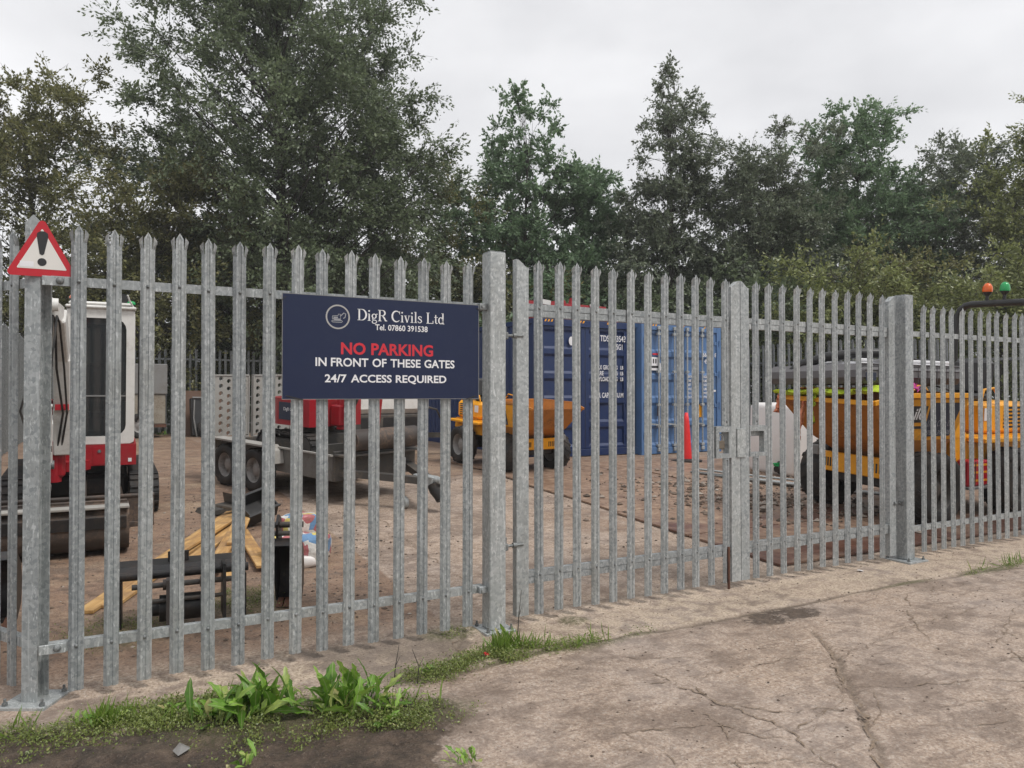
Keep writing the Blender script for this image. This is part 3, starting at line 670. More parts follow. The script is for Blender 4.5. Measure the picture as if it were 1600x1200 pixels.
SER = {
 'D': (.86, lambda m: (ribbon(m,[(.17,0),(.17,1)],T_), ribbon(m,[(.02,.975),(.4,.975)],H_), ribbon(m,[(.02,.025),(.4,.025)],H_), ribbon(m, ell(.36,.5,.40,.475,90,-90), bw(14,.05,.15)))),
 'i': (.33, lambda m: (ribbon(m,[(.16,0),(.16,.62)],.12), ribbon(m,[(.03,.02),(.29,.02)],H_), ribbon(m,[(.04,.60),(.18,.60)],H_), ribbon(m,[(.09,.86),(.22,.86)],.13))),
 'g': (.58, lambda m: (ribbon(m, ell(.26,.42,.17,.19,0,360,18), [.05+.06*abs(math.cos(R(20*i))) for i in range(19)]), ribbon(m,[(.40,.56),(.50,.62),(.56,.60)],.06), ribbon(m,[(.14,.26),(.10,.17),(.18,.10),(.38,.06),(.48,-.02),(.46,-.14),(.30,-.22),(.12,-.18),(.08,-.08),(.18,.06)],.07))),
 'R': (.84, lambda m: (ribbon(m,[(.17,0),(.17,1)],T_), ribbon(m,[(.02,.975),(.4,.975)],H_), ribbon(m,[(.02,.025),(.32,.025)],H_), ribbon(m, ell(.38,.735,.24,.24,90,-90), bw(14,.05,.14)), ribbon(m,[(.2,.495),(.4,.495)],H_), ribbon(m,[(.40,.50),(.56,.30),(.68,.06),(.82,.04)],[.1,.14,.13,.05]))),
 'C': (.82, lambda m: (ribbon(m, ell(.46,.5,.37,.475,45,315,18), bw(18,.05,.15)), ribbon(m,[(.75,.70),(.75,.98)],.05))),
 'v': (.56, lambda m: (ribbon(m,[(.09,.62),(.29,.0)],.12), ribbon(m,[(.29,.02),(.46,.62)],.05), ribbon(m,[(.0,.60),(.22,.60)],H_), ribbon(m,[(.36,.60),(.56,.60)],H_))),
 'l': (.33, lambda m: (ribbon(m,[(.16,0),(.16,1)],.12), ribbon(m,[(.03,.02),(.29,.02)],H_), ribbon(m,[(.04,.97),(.18,.97)],H_))),
 's': (.46, lambda m: ribbon(m,[(.37,.46),(.35,.56),(.22,.605),(.10,.55),(.09,.45),(.20,.35),(.33,.27),(.38,.16),(.30,.05),(.18,.02),(.07,.07),(.05,.18)],[.05,.06,.06,.08,.10,.11,.11,.10,.08,.06,.06,.05])),
 'L': (.72, lambda m: (ribbon(m,[(.17,0),(.17,1)],T_), ribbon(m,[(.02,.975),(.32,.975)],H_), ribbon(m,[(.02,.025),(.64,.025)],H_), ribbon(m,[(.645,.0),(.645,.27)],.06))),
 't': (.40, lambda m: (ribbon(m,[(.18,.82),(.18,.12),(.24,.03),(.37,.06)],[.09,.12,.09,.04]), ribbon(m,[(.03,.60),(.37,.60)],H_))),
 'd': (.62, lambda m: (ribbon(m, ell(.26,.31,.19,.29,0,360,18), [.05+.07*abs(math.cos(R(20*i))) for i in range(19)]), ribbon(m,[(.46,0),(.46,1)],.12), ribbon(m,[(.32,.97),(.47,.97)],H_), ribbon(m,[(.45,.02),(.60,.02)],H_))),
 ' ': (.34, lambda m: None)}
def serif(name, s, x0, x1, y, cap, m, parent, M):
    mb = MB(); tot = sum(SER[c][0] for c in s); k = (x1-x0)/tot; x = x0
    for i, c in enumerate(s):
        mb.M = Matrix.Translation((x, y, .00003*i)) @ Matrix.Diagonal((k, cap, 1, 1)); n0 = len(mb.v)
        SER[c][1](mb); x += SER[c][0]*k
    me = mb.mesh(name, m); me.transform(M); return link(name, me, parent)
def logo(parent, x, y, r, M, m1, m2):
    mb = MB(); mb.ring(ell(x,y,r,r,0,352.5,47), ell(x,y,r*.88,r*.88,0,352.5,47), 0, .0008, 'z'); me = mb.mesh('ring', m1); me.transform(M); link('ring', me, parent)
    mb = MB(); s = r*.9; w_ = r*.06
    ribbon(mb, [(x+a*s, y+b*s) for a, b in [(-.5,-.48),(.35,-.48),(.42,-.40),(.35,-.32),(-.5,-.32),(-.57,-.40),(-.5,-.48)]], w_)
    ribbon(mb, [(x+a*s, y+b*s) for a, b in [(-.35,-.24),(.25,-.24)]], w_*1.4); ribbon(mb, [(x+a*s, y+b*s) for a, b in [(-.5,-.18),(-.5,.06),(.0,.10),(.05,.25),(.22,.25),(.26,-.18),(-.5,-.18)]], w_)
    ribbon(mb, [(x+a*s, y+b*s) for a, b in [(.2,.05),(.55,.38),(.72,.30),(.66,-.02),(.5,-.12)]], w_*1.3); ribbon(mb, [(x+a*s, y+b*s) for a, b in [(-.4,-.08),(.0,-.06)]], w_*2)
    me = mb.mesh('digger_mark', m2); me.transform(M @ Matrix.Translation((0,0,.0008))); link('digger_mark', me, parent)

# ---------------------------------------------------------------- signs
sg = root('no_parking_sign', 'navy blue no parking sign board cable-tied to the fence pales', 'sign', (1.031, -.020, 1.552))
mb = MB(); mb.box(0, 1.272, -.003, 0, 0, .618, .0008); mb.build('board', SIGN, sg)
mb = MB(); mb.ring([(-.003,-.003),(1.275,-.003),(1.275,.621),(-.003,.621)], [(.004,.004),(1.268,.004),(1.268,.614),(.004,.614)], -.0028, -.0002); mb.build('edge', GREYP, sg)
SM = Matrix.Translation((0, -.0034, 0)) @ FRONT
u0 = 1.031
serif('company_name', 'DigR Civils Ltd', 1.477-u0, 2.057-u0, .481, .070, TXW, sg, SM @ Matrix.Translation((0,0,.0005)))
fit_text('phone_number', 'Tel. 07860 391538', .348, TXW, sg, SM @ Matrix.Translation(((1.591+1.939)/2-u0, .441, 0)), .035, .0008)
def wording(nm, words, x0, x1, z, cap, bold, m):
    O = [text(nm, s_, cap/.70, m, sg, Matrix(), bold, 'LEFT') for s_ in words]; W = []
    for o in O:
        cx = [v.co.x for v in o.data.vertices]; W.append((min(cx), max(cx)))
    gap = cap*.52; k = (x1-x0)/(sum(b-a for a, b in W)+gap*(len(W)-1)); x = x0
    for o, (a, b) in zip(O, W):
        o.data.transform(SM @ Matrix.Translation((x, z, 0)) @ Matrix.Diagonal((k,1,1,1)) @ Matrix.Translation((-a,0,0))); x += (b-a+gap)*k
wording('red_wording', ('NO', 'PARKING'), 1.377-u0, 1.977-u0, .302, .069, .0026, TXR)
wording('white_wording', ('IN', 'FRONT', 'OF', 'THESE', 'GATES'), 1.223-u0, 2.128-u0, .219, .050, .0014, TXW)
wording('white_wording', ('24/7', 'ACCESS', 'REQUIRED'), 1.279-u0, 2.07-u0, .121, .046, .0014, TXW)
logo(sg, 1.357-u0, .495, .074, SM, SILV, TXG)
for p, q in (((.02,.02),(.12,-.004)),((1.18,-.004),(1.25,.018)),((-.004,.58),(.02,.60)),((1.255,.60),(1.277,.585))):
    mb = MB(); mb.bar((p[0], -.0055, p[1]), (q[0], -.0055, q[1]), .003, .005); mb.build('cable_tie', PLAS, sg)
ws = root('warning_sign', 'red and white triangular warning sign with black exclamation mark on the corner post', 'sign', (-.165, .0185, 2.182), 0)
def tri(s, r, zoff=0):
    P = []; h = s*.94
    for (cx, cz), a in (((s/2, 0), -90), ((0, h), 30), ((-s/2, 0), 150)):
        ix, iz = {(-90): (cx-r*1.75, r), 30: (0, h-r*2.05), 150: (cx+r*1.75, r)}[a]
        for i in range(7): t = R(a + 120*i/6); P.append((ix+r*math.cos(t), iz+r*math.sin(t)+zoff))
    return P
mb = MB(); mb.prism(tri(.325,.018), -.002, .0, 'y'); mb.build('red_border', SRED, ws)
mb = MB(); mb.prism(tri(.222,.004,.038), -.0030, -.0022, 'y'); mb.build('white_panel', SWHT, ws)
mb = MB(); mb.prism([(-.011,.115),(.0,.108),(.009,.115),(.027,.205),(.025,.222),(.010,.232),(-.008,.232),(-.022,.222),(-.024,.205)], -.0042, -.0032, 'y'); mb.prism(ell(0,.074,.020,.020,0,345,23), -.0042, -.0032, 'y')
mb.build('exclamation_mark', SBLK, ws)
mb = MB(); mb.box(-.095, -.036, -.0040, -.0032, .046, .074); mb.build('white_patch', TXW, ws)

# ---------------------------------------------------------------- wheels and machine parts
def wheel(parent, loc, r, wd, side, lugs=16, name='wheel', rimm=None, fan=True):
    """axle along local y; side = +1/-1 outward direction"""
    e = bpy.data.objects.new(name, None)
    COL.objects.link(e); e.parent = parent; e.location = loc; e.empty_display_size = .05
    h = wd/2; ri = r*.56
    mb = MB(); mb.lathe([(ri,-h*.8),(ri*1.05,-h*.92),(r*.80,-h),(r*.93,-h*.9),(r*.965,-h*.6),(r*.97,0),(r*.965,h*.6),(r*.93,h*.9),(r*.80,h),(ri*1.05,h*.92),(ri,h*.8)], 32, 'y')
    for i in range(lugs):
        for s in (-1, 1):
            a = 2*math.pi*(i+(.5 if s > 0 else 0))/lugs
            if fan:
                P = []
                for rr in (r*.955, r*1.0):
                    for y_, da in ((0,.0),(s*h*.95,-.26)):
                        for w_ in (-.055, .055):
                            t = a+da+w_; k = rr if y_ == 0 else rr*.965; P.append((k*math.cos(t), y_, k*math.sin(t)))
                mb.add(P, [(4,5,7,6),(0,1,5,4),(2,6,7,3),(0,4,6,2),(1,3,7,5)])
            else:
                t = a; mb.M = Matrix.Rotation(-t, 4, 'Y'); mb.box(r*.955, r*.985, s*.012, s*h*.85, -.022, .022); mb.M = Matrix()
    mb.build('tyre', RUB, e)
    mb = MB(); mb.lathe([(ri*.99,-h*.75),(ri*.9,-h*.3),(ri*.9,h*.05*side),(ri*.55,h*.12*side),(ri*.40,h*.42*side),(ri*.15,h*.45*side),(.0,h*.45*side)], 24, 'y')
    mb.lathe([(ri*1.0,h*.8*side),(ri*.92,h*.62*side),(ri*.88,h*.05*side)], 24, 'y')
    for i in range(6):
        t = i*math.pi/3; mb.cyl((ri*.66*math.cos(t), h*.10*side, ri*.66*math.sin(t)), (ri*.66*math.cos(t), h*.22*side, ri*.66*math.sin(t)), .012, 6)
    mb.build('rim', rimm or RIM, e); return e
def track(parent, x, half, wd, hgt, y0=0.0, lugs=44):
    r = hgt/2; mb = MB(); P = []
    n = 10; L0 = half-r
    def pt(s, rr):      # running length around the belt
        per = 4*L0 + 2*math.pi*r; s = s % per
        if s < 2*L0: return (-L0+s, r+rr, 0)
        s -= 2*L0
        if s < math.pi*r: a = s/r; return (L0+(rr)*math.sin(a), r+rr*math.cos(a), a)
        s -= math.pi*r
        if s < 2*L0: return (L0-s, r-rr, math.pi)
        s -= 2*L0; a = math.pi+s/r; return (-L0+rr*math.sin(a), r+rr*math.cos(a), a)
    per = 4*L0+2*math.pi*r; S = 56
    V = []; F = []
    for i in range(S):
        for rr in (r-.03, r-.012):
            u, z, a = pt(per*i/S, rr)
            V += [(x-wd/2, y0+u, z), (x+wd/2, y0+u, z)]
    for i in range(S):
        j = (i+1) % S; a, b = i*4, j*4
        F += [(a+2, a+3, b+3, b+2), (a+1, a, b, b+1), (a, a+2, b+2, b), (a+3, a+1, b+1, b+3)]
    mb.add(V, F)
    for i in range(lugs):
        s = per*(i+.5)/lugs; u, z, a = pt(s, r-.004); mb.M = Matrix.Translation((x, y0+u, z)) @ Matrix.Rotation(-a, 4, 'X'); mb.box(-wd/2+.004, wd/2-.004, -.018, .018, -.009, .010, .004)
    mb.M = Matrix(); t = mb.build('track', RUB, parent)
    mb = MB()
    for yy, rr in ((-L0, r*.78), (L0, r*.78), (-L0*.45, r*.36), (0, r*.36), (L0*.45, r*.36)):
        zc = r if rr > r*.5 else r*.42
        mb.cyl((x-wd*.42, y0+yy, zc), (x+wd*.42, y0+yy, zc), rr, 16)
    mb.box(x-wd*.3, x+wd*.3, y0-L0*.8, y0+L0*.8, r*.5, r*1.5, .02); mb.build('track_frame', DSTEEL, t)
    return t
def bucket_shell(mb, prof, x0, x1, th=.014):
    """curved shell extruded along x with end plates; prof in (y,z), open"""
    n = len(prof); V = [(x0, y, z) for y, z in prof] + [(x1, y, z) for y, z in prof]
    cy = sum(p[0] for p in prof)/n; cz = sum(p[1] for p in prof)/n
    V2 = []
    for x in (x0, x1):
        for y, z in prof:
            d = Vector((cy-y, cz-z)).normalized()*th; V2.append((x, y+d.x, z+d.y))
    mb.add(V, [(i, i+1, n+i+1, n+i) for i in range(n-1)], True); mb.add(V2, [(n+i, n+i+1, i+1, i) for i in range(n-1)], True)
    mb.prism(prof, x0-.012, x0, 'x'); mb.prism(prof, x1, x1+.012, 'x')
    mb.box(x0, x1, prof[0][0]-.02, prof[0][0]+.02, prof[0][1]-.018, prof[0][1]+.018, .004)

# ---------------------------------------------------------------- white and red mini excavator
ex = root('mini_excavator', 'white and red mini excavator facing the fence behind the warning sign', 'excavator', (-.05, 5.65, ground_z(5.65)), 0, .055)
track(ex, -.60, .95, .29, .44); track(ex, .60, .95, .29, .44)
mb = MB(); mb.box(-.45, .45, -.55, .55, .16, .40, .04); mb.cyl((0,0,.40),(0,0,.52),.36,24); mb.build('undercarriage', BLACK, ex)
mb = MB(); mb.box(-.74, .66, -1.50, -1.47, .03, .31, .006); mb.cyl((-.74,-1.49,.315),(.66,-1.49,.315),.022,8); mb.box(-.74, .66, -1.52, -1.47, .0, .05, .004)
for s in (-1, 1): mb.bar((s*.36,-1.47,.16),(s*.34,-.3,.24),.07,.10)
mb.bar((0,-1.46,.2),(0,-.5,.34),.09,.09); b_ = mb.build('dozer_blade', MUDST, ex)
# body
mb = MB(); prof = [(-.53,-.74),(.52,-.74),(.53,.20)] + [(0+.53*math.cos(R(a)), .30+.50*math.sin(R(a))) for a in range(0, 181, 15)] + [(-.53,.20)]
mb.prism(prof, .53, .76, 'z'); mb.prism([(-.30,-.90),(.0,-.90),(.08,-.741),(-.34,-.741)], .50, .60, 'z'); body = mb.build('body', RED, ex)
mb = MB(); mb.prism([(.10,.545),(.33,.545),(.345,.56),(.345,.735),(.10,.735)], -.747, -.741, 'y'); mb.build('hatch', RED, body)
mb = MB(); mb.cyl((.16,-.748,.69),(.16,-.756,.69),.018,12); mb.build('hatch_lock', BOLT, body)
mb = MB(); mb.box(.44,.475,-.745,-.7405,.565,.605); mb.build('label_patch', TXW, body)
mb = MB(); mb.prism([(-.5,.42),(.5,.42),(.5,.2)] + [(.47*math.cos(R(a)), .30+.45*math.sin(R(a))) for a in range(0,181,15)] + [(-.5,.2)], .7603, 1.18, 'z'); mb.build('engine_hood', RED, ex)
mb = MB(); mb.box(-.52,-.24,-.70,.19,.7603,1.02,.03); mb.build('tank_cover', WHITE, ex)
# cab
cx0, cx1, cy0, cy1 = -.16, .50, -.72, .38
mb = MB(); mb.ring(rrect(cx0,cx1,.765,2.24,.05), rrect(cx0+.05,cx1-.085,.85,2.14,.12), cy0, cy0+.05, 'y')
mb.ring(rrect(cx0,cx1,.765,2.24,.05), rrect(cx0+.05,cx1-.05,1.25,2.10,.08), cy1-.05, cy1, 'y')
for xx in (cx0, cx1-.05): mb.ring(rrect(cy0+.0503,cy1-.0503,.765,2.235,.03), rrect(cy0+.09,cy1-.09,1.0,2.12,.08), xx+.001, xx+.049, 'x')
cab = mb.build('cab_frame', WHITE, ex)
mb = MB(); mb.box(cx0-.01,cx1+.01,cy0-.04,cy1+.02,2.2403,2.275,.012); mb.box(cx0+.02,cx1-.03,cy0-.02,cy1-.02,2.2753,2.315,.02); mb.build('roof', WHITE, ex)
mb = MB(); mb.box(cx0+.03,cx1-.06,cy0+.02,cy0+.027,.83,2.15); w1_ = mb.build('windscreen', GLASS, ex)
mb = MB(); mb.box(cx0+.05,cx1-.085,cy0+.012,cy0+.0195,1.285,1.30); mb.build('windscreen_divider', GREYP, w1_)
for xx in (cx0+.022, cx1-.028):
    mb = MB(); mb.box(xx,xx+.006,cy0+.08,cy1-.08,.98,2.13); mb.build('side_window', GLASS, ex)
mb = MB(); mb.box(cx0+.04,cx1-.04,cy1-.028,cy1-.022,1.24,2.11); mb.build('rear_window', GLASS, ex)
mb = MB(); mb.box(.0,.38,-.15,.30,.80,1.06,.05); mb.at((.19,.27,1.3),(.15,0,0)).box(-.18,.18,-.05,.05,-.28,.34,.05); mb.M = Matrix()
for xx in (.03,.34): mb.tube([(xx,-.3,.77),(xx,-.33,1.15),(xx-.02,-.36,1.3)],.012); mb.cyl((xx-.02,-.36,1.3),(xx-.03,-.38,1.37),.022,8)
mb.build('seat', PLAS, ex)
mb = MB(); mb.tube([(.515,-.66,1.0),(.545,-.66,1.05),(.545,-.66,2.0),(.515,-.66,2.05)],.012,6); mb.build('grab_handle', PLAS, ex)
def beacon(parent, loc, m, r=.045, h=.06, nm='beacon'):
    mb = MB().at(loc); mb.cyl((0,0,0),(0,0,.03),r*.9,12); b = mb.build(nm, PLAS, parent)
    mb = MB().at(loc); mb.lathe([(r,.0303),(r*1.02,.03+h*.35),(r*.8,.03+h*.8),(r*.35,.03+h),(0,.03+h)],14); mb.build('lens', m, b)
beacon(ex, (-.08,-.55,2.3155), ORNG, .06, .045); beacon(ex, (.46,-.55,2.28), GREN, .05, .04)
mb = MB(); mb.cyl((.38,-.72,2.36),(.38,-.64,2.36),.055,14); mb.box(.37,.39,-.69,-.67,2.31,2.36); mb.build('work_light', PLAS, ex)
mb = MB(); mb.tube([(.50,-.70,2.24),(.44,-.78,2.34),(.42,-.8,2.40)],.010,6); mb.build('aerial', WHITE, ex)
# boom, arm, rams, hoses
bx = -.25
mb = MB(); mb.box(bx-.10,bx+.10,-1.06,-.88,.46,.80,.03); mb.cyl((bx,-1.0,.42),(bx,-1.0,.84),.07,14); mb.build('swing_bracket', RED, ex)
b2 = bx+.075
mb = MB(); P = [(b2,-1.02,.72),(b2,-1.12,1.20),(b2,-1.30,1.72),(b2-.02,-1.62,2.12),(bx-.04,-2.00,2.20)]; wd_ = [.15,.18,.20,.18,.13]
for i in range(4): mb.bar(P[i], P[i+1], (.16,.15,.13,.10)[i], (wd_[i]+wd_[i+1])/2+.02, 0, .012)
mb.cyl((bx-.07,-2.0,2.2),(bx+.07,-2.0,2.2),.06,14); boom = mb.build('boom', WHITE, ex)
mb = MB(); mb.box(b2-.06,b2+.06,-1.27,-1.262,1.18,1.24); mb.build('warning_label', TXR, boom)
bx = bx-.05
mb = MB(); A = [(bx,-1.88,2.28),(bx,-2.05,2.12),(bx,-2.16,1.3),(bx,-2.22,.72)]; wa = [.12,.17,.15,.10]
for i in range(3): mb.bar(A[i], A[i+1], .09, (wa[i]+wa[i+1])/2+.01, 0, .012)
mb.cyl((bx-.06,-2.22,.70),(bx+.06,-2.22,.70),.05,12); arm = mb.build('arm', WHITE, ex)
mb = MB(); mb.box(bx-.046,bx-.044,-2.17,-2.15,1.0,1.55); mb.at((bx,-2.257,1.35)).box(-.016,.016,-.002,.002,-.20,.20); mb.build('yellow_marking', YEL, arm)
def ram(p, q, r, parent, nm='hydraulic_ram', m=WHITE):
    p = Vector(p); q = Vector(q); mid = p.lerp(q, .58); mb = MB(); mb.cyl(p, mid, r, 12); mb.cyl(mid, mid.lerp(q,.04), r*1.15, 12); o = mb.build(nm, m, parent)
    mb = MB(); mb.cyl(mid.lerp(q,.041), q, r*.5, 10); mb.build('piston_rod', BOLT, o); mb = MB(); a = Vector((r*1.3,0,0))
    mb.cyl(p-a, p+a, r*1.0, 10); mb.cyl(q-a, q+a, r*.9, 10); mb.build('pin', BOLT, o)
ram((bx+.0,-1.18,.62),(bx+.0,-1.50,1.66),.045,ex); ram((bx,-1.45,2.22),(bx,-1.90,2.42),.04,ex); ram((bx+.02,-2.27,1.75),(bx+.02,-2.36,.92),.036,ex)
for k, (dx, rr) in enumerate(((.085,.011),(.12,.010))):
    mb = MB(); mb.tube([(bx+dx,-1.12,.80),(bx+dx+.05,-1.26,1.15),(bx+dx+.03*k,-1.46,1.6),(bx+dx,-1.75,2.04),(bx+dx*.9,-2.0,2.10),(bx+dx*.8,-2.2,1.86),(bx+dx*.6,-2.27,1.6)], rr, 6); mb.build('hose', RUB, ex)
mb = MB(); mb.tube([(bx-.06,-2.25,1.62),(bx-.15,-2.3,1.25),(bx-.08,-2.28,.98)],.010,6); mb.build('hose', RUB, ex)
mb = MB(); mb.bar((bx-.05,-2.30,.95),(bx-.05,-2.36,.58),.02,.05); mb.bar((bx+.05,-2.30,.95),(bx+.05,-2.36,.58),.02,.05); mb.cyl((bx-.09,-2.36,.92),(bx+.09,-2.36,.92),.025,10); mb.cyl((bx-.09,-2.37,.58),(bx+.09,-2.37,.58),.028,10); mb.build('bucket_link', DSTEEL, ex)
bp = [(-2.46,.44),(-2.62,.42),(-2.69,.36),(-2.70,.20),(-2.68,.11),(-2.62,.05),(-2.50,.022),(-2.36,.012),(-2.22,.01)]
mb = MB(); bucket_shell(mb, bp, -.92, .38)
for xx in (bx-.075, bx+.065): mb.prism([(-2.46,.40),(-2.56,.37),(-2.50,.55),(-2.40,.66),(-2.28,.64),(-2.30,.42)], xx, xx+.014, 'x')
bk = mb.build('grading_bucket', MUDST, ex)
mb = MB(); mb.box(-.91, .37, -2.712, -2.702, .25, .355, .003); mb.build('bucket_rib', BLACK, bk)
mb = MB(); mb.box(-.93, .39, -2.72, -2.60, .424, .446, .004); mb.build('bucket_lip', BEIGE, bk)
for x in (-.70,-.35,.0,.22):
    mb = MB(); mb.box(x, x+.05, -2.712, -2.698, .06, .245, .003); mb.build('wear_strip', MUDST, bk)

# ---------------------------------------------------------------- plant trailer with ramps and the micro digger on it
tz = ground_z(6.1)
h_ang = math.atan2(-.928, .381)
tr_o = (1.69+.72*.925, 6.35+.72*.38)
tr = root('plant_trailer', 'twin-axle plant trailer with raised perforated loading ramps', 'trailer', (tr_o[0], tr_o[1], ground_z(tr_o[1])), h_ang, .055)
for x in (0, .68):
    for s in (-1, 1): wheel(tr, (x, s*.74, .29), .29, .19, s, 20, fan=False)
mb = MB(); mb.box(-.62, 2.1, -.60, .60, .40, .44); mb.box(-.62, 2.1, -.66, -.61, .30, .60, .006); mb.box(-.62, 2.1, .61, .66, .30, .60, .006)
for x in np.arange(-.5, 2.1, .43): mb.box(x, x+.05, -.6, .6, .31, .399)
ch = mb.build('chassis', TRGAL, tr)
mb = MB(); mb.box(-.66, -.625, -.70, .70, .32, .56, .008); mb.build('rear_beam', DSTEEL, tr)
for s in (-1, 1):
    mb = MB(); mb.prism([(-.42,.48),(-.36,.60),(-.28,.645),(1.0,.645),(1.10,.58),(1.14,.42),(1.10,.42),(1.07,.565),(.985,.622),(-.26,.622),(-.33,.59),(-.39,.48)], s*.667, s*.87, 'y'); mb.build('mudguard', BEIGE if s < 0 else DSTEEL, tr)
    mb = MB(); mb.bar((2.1, s*.55, .40),(3.0, s*.05, .36),.08,.12,math.pi/2); mb.build('drawbar', DSTEEL, tr)
    mb = MB(); mb.box(.9, 2.12, s*.66, s*.70, .602, .622); mb.build('side_rail', BEIGE, tr)
mb = MB(); mb.box(2.101, 2.14, -.66, .66, .30, .66, .006); mb.box(2.12, 2.32, -.66, .66, .605, .63, .004); mb.build('headboard', DSTEEL, tr)
mb = MB(); mb.box(2.85, 3.18, -.06, .06, .30, .42, .01); mb.cyl((3.14,0,.38),(3.28,0,.38),.045,12); mb.build('coupling', GALVP, tr)
mb = MB(); mb.tube([(3.16,.0,.33),(3.20,0,.26),(3.25,0,.22),(3.29,0,.16)],[.09,.085,.08,.07],12); mb.build('gaiter', RUB, tr)
mb = MB(); mb.cyl((2.8,-.16,.13),(2.8,-.16,.62),.022,10); mb.cyl((2.8,-.19,.08),(2.8,-.13,.08),.08,16); mb.tube([(2.8,-.16,.62),(2.8,-.26,.64),(2.8,-.26,.70)],.009,6); mb.build('jockey_wheel', GALVP, tr)
mb = MB(); mb.box(.98,1.06,-.715,-.67,.50,.56,.006); l_ = mb.build('side_lamp', WHITE, tr); mb = MB(); mb.box(.985,1.055,-.725,-.7155,.535,.56,.003); mb.build('reflector', ORNG, l_)
def perforated(mb, w_, hh, cols, rows, rad, th):
    cw_, ch_ = w_/cols, hh/rows
    for i in range(cols):
        for j in range(rows):
            cx, cz = (i+.5)*cw_, (j+.5)*ch_; oz = (.18 if i % 2 else -.18)*ch_
            out = [(cx+a*cw_/2, cz+b*ch_/2) for a, b in ((1,0),(1,1),(0,1),(-1,1),(-1,0),(-1,-1),(0,-1),(1,-1))]
            inn = [(cx+rad*math.cos(R(45*k)), cz+oz+rad*math.sin(R(45*k))) for k in range(8)]
            V = [(u, y, v) for y in (0, th) for pl in (out, inn) for u, v in pl]; F = []
            for k in range(8):
                q = (k+1) % 8; F += [(k, q, 8+q, 8+k)[::-1], (16+k, 16+q, 24+q, 24+k), (8+k, 8+q, 24+q, 24+k)[::-1]]
            mb.add(V, F)
for s, y in ((0, -.69), (1, .03)):
    mb = MB(); mb.at((-.66, y, .60), (0, 0, math.pi/2)); perforated(mb, .62, .86, 5, 8, .033, .035)
    for a in (-.02, .6203): mb.box(a, a+.0195, -.012, .05, -.02, .88, .003)
    mb.box(-.02, .64, -.012, .05, .861, .88, .003); mb.box(-.02,.64,-.012,.05,-.04,-.0203,.003); mb.build('loading_ramp', BEIGE, tr)
md = root('micro_digger', 'red micro excavator loaded on the plant trailer', 'excavator', (0,0,0), h_ang-math.pi/2*-1, .055)
TRM = Matrix.Translation((tr_o[0], tr_o[1], ground_z(tr_o[1]))) @ Matrix.Rotation(.055,4,'X') @ Matrix.Rotation(h_ang,4,'Z')
md.location = TRM @ Vector((.86, 0, .44))
# local: -y forward, along the drawbar
track(md, -.40, .62, .20, .34, 0, 34); track(md, .40, .62, .20, .34, 0, 34)
mb = MB(); mb.box(-.3,.3,-.4,.4,.14,.34,.03); mb.cyl((0,0,.34),(0,0,.43),.26,20); mb.box(-.5,.5,-.90,-.87,.04,.26,.005); mb.bar((.2,-.87,.14),(.2,-.3,.2),.06); mb.bar((-.2,-.87,.14),(-.2,-.3,.2),.06); mb.build('undercarriage', DSTEEL, md)
mb = MB(); mb.prism([(-.42,-.45),(.42,-.45),(.44,.2)] + [(.44*math.cos(R(a)), .22+.36*math.sin(R(a))) for a in range(0,181,20)] + [(-.44,.2)], .43, .78, 'z'); b_ = mb.build('body', RED, md)
for s in (-1, 1):
    mb = MB(); mb.box(s*.4405, s*.446, -.30, .18, .50, .73); pn = mb.build('navy_panel', STK, b_)
    text('panel_wording', 'DigR Civils', .062, TXW, pn, Matrix.Translation((s*.4468, -.06, .64)) @ Matrix.Rotation(s*math.pi/2,4,'Z') @ FRONT)
mb = MB(); mb.box(-.3,.3,.0,.40,.781,.95,.06); mb.build('hood', WHITE, md)
mb = MB(); mb.box(-.2,.2,-.22,.0,.781,.90,.03); mb.at((0,.02,1.0),(.1,0,0)).box(-.2,.2,-.04,.04,-.12,.2,.03); mb.build('seat', PLAS, md)
mb = MB(); mb.box(-.10,.10,-.66,-.451,.44,.72,.02); mb.cyl((0,-.58,.40),(0,-.58,.80),.07,14); mb.build('swing_bracket', RED, md)
mb = MB(); P = [(0,-.60,.70),(0,-.68,1.02),(0,-.92,1.16),(0,-1.3,1.02)]
for i in range(3): mb.bar(P[i],P[i+1],.09,.14,0,.01)
mb.bar((0,-1.3,1.05),(0,-1.22,.42),.08,.11,0,.01); mb.build('boom', RED, md); ram((0,-.72,.58),(0,-.98,1.02),.035,md,m=DSTEEL)
mb = MB(); bucket_shell(mb, [(-1.0,.34),(-1.15,.32),(-1.27,.22),(-1.28,.10),(-1.18,.03),(-1.02,.01)], -.19, .19); mb.build('bucket', DSTEEL, md)
ro = root('steel_roller_drum', 'rusty steel drum lying across the front of the plant trailer', 'drum', TRM @ Vector((2.26,0,.65)), h_ang, .055)
mb = MB(); mb.cyl((0,-.52,.14),(0,.52,.14),.135,24); mb.build('drum', MUDST, ro)
mb = MB(); mb.cyl((0,-.56,.14),(0,-.521,.14),.05,12); mb.cyl((0,.521,.14),(0,.56,.14),.05,12); mb.build('axle', DSTEEL, ro)

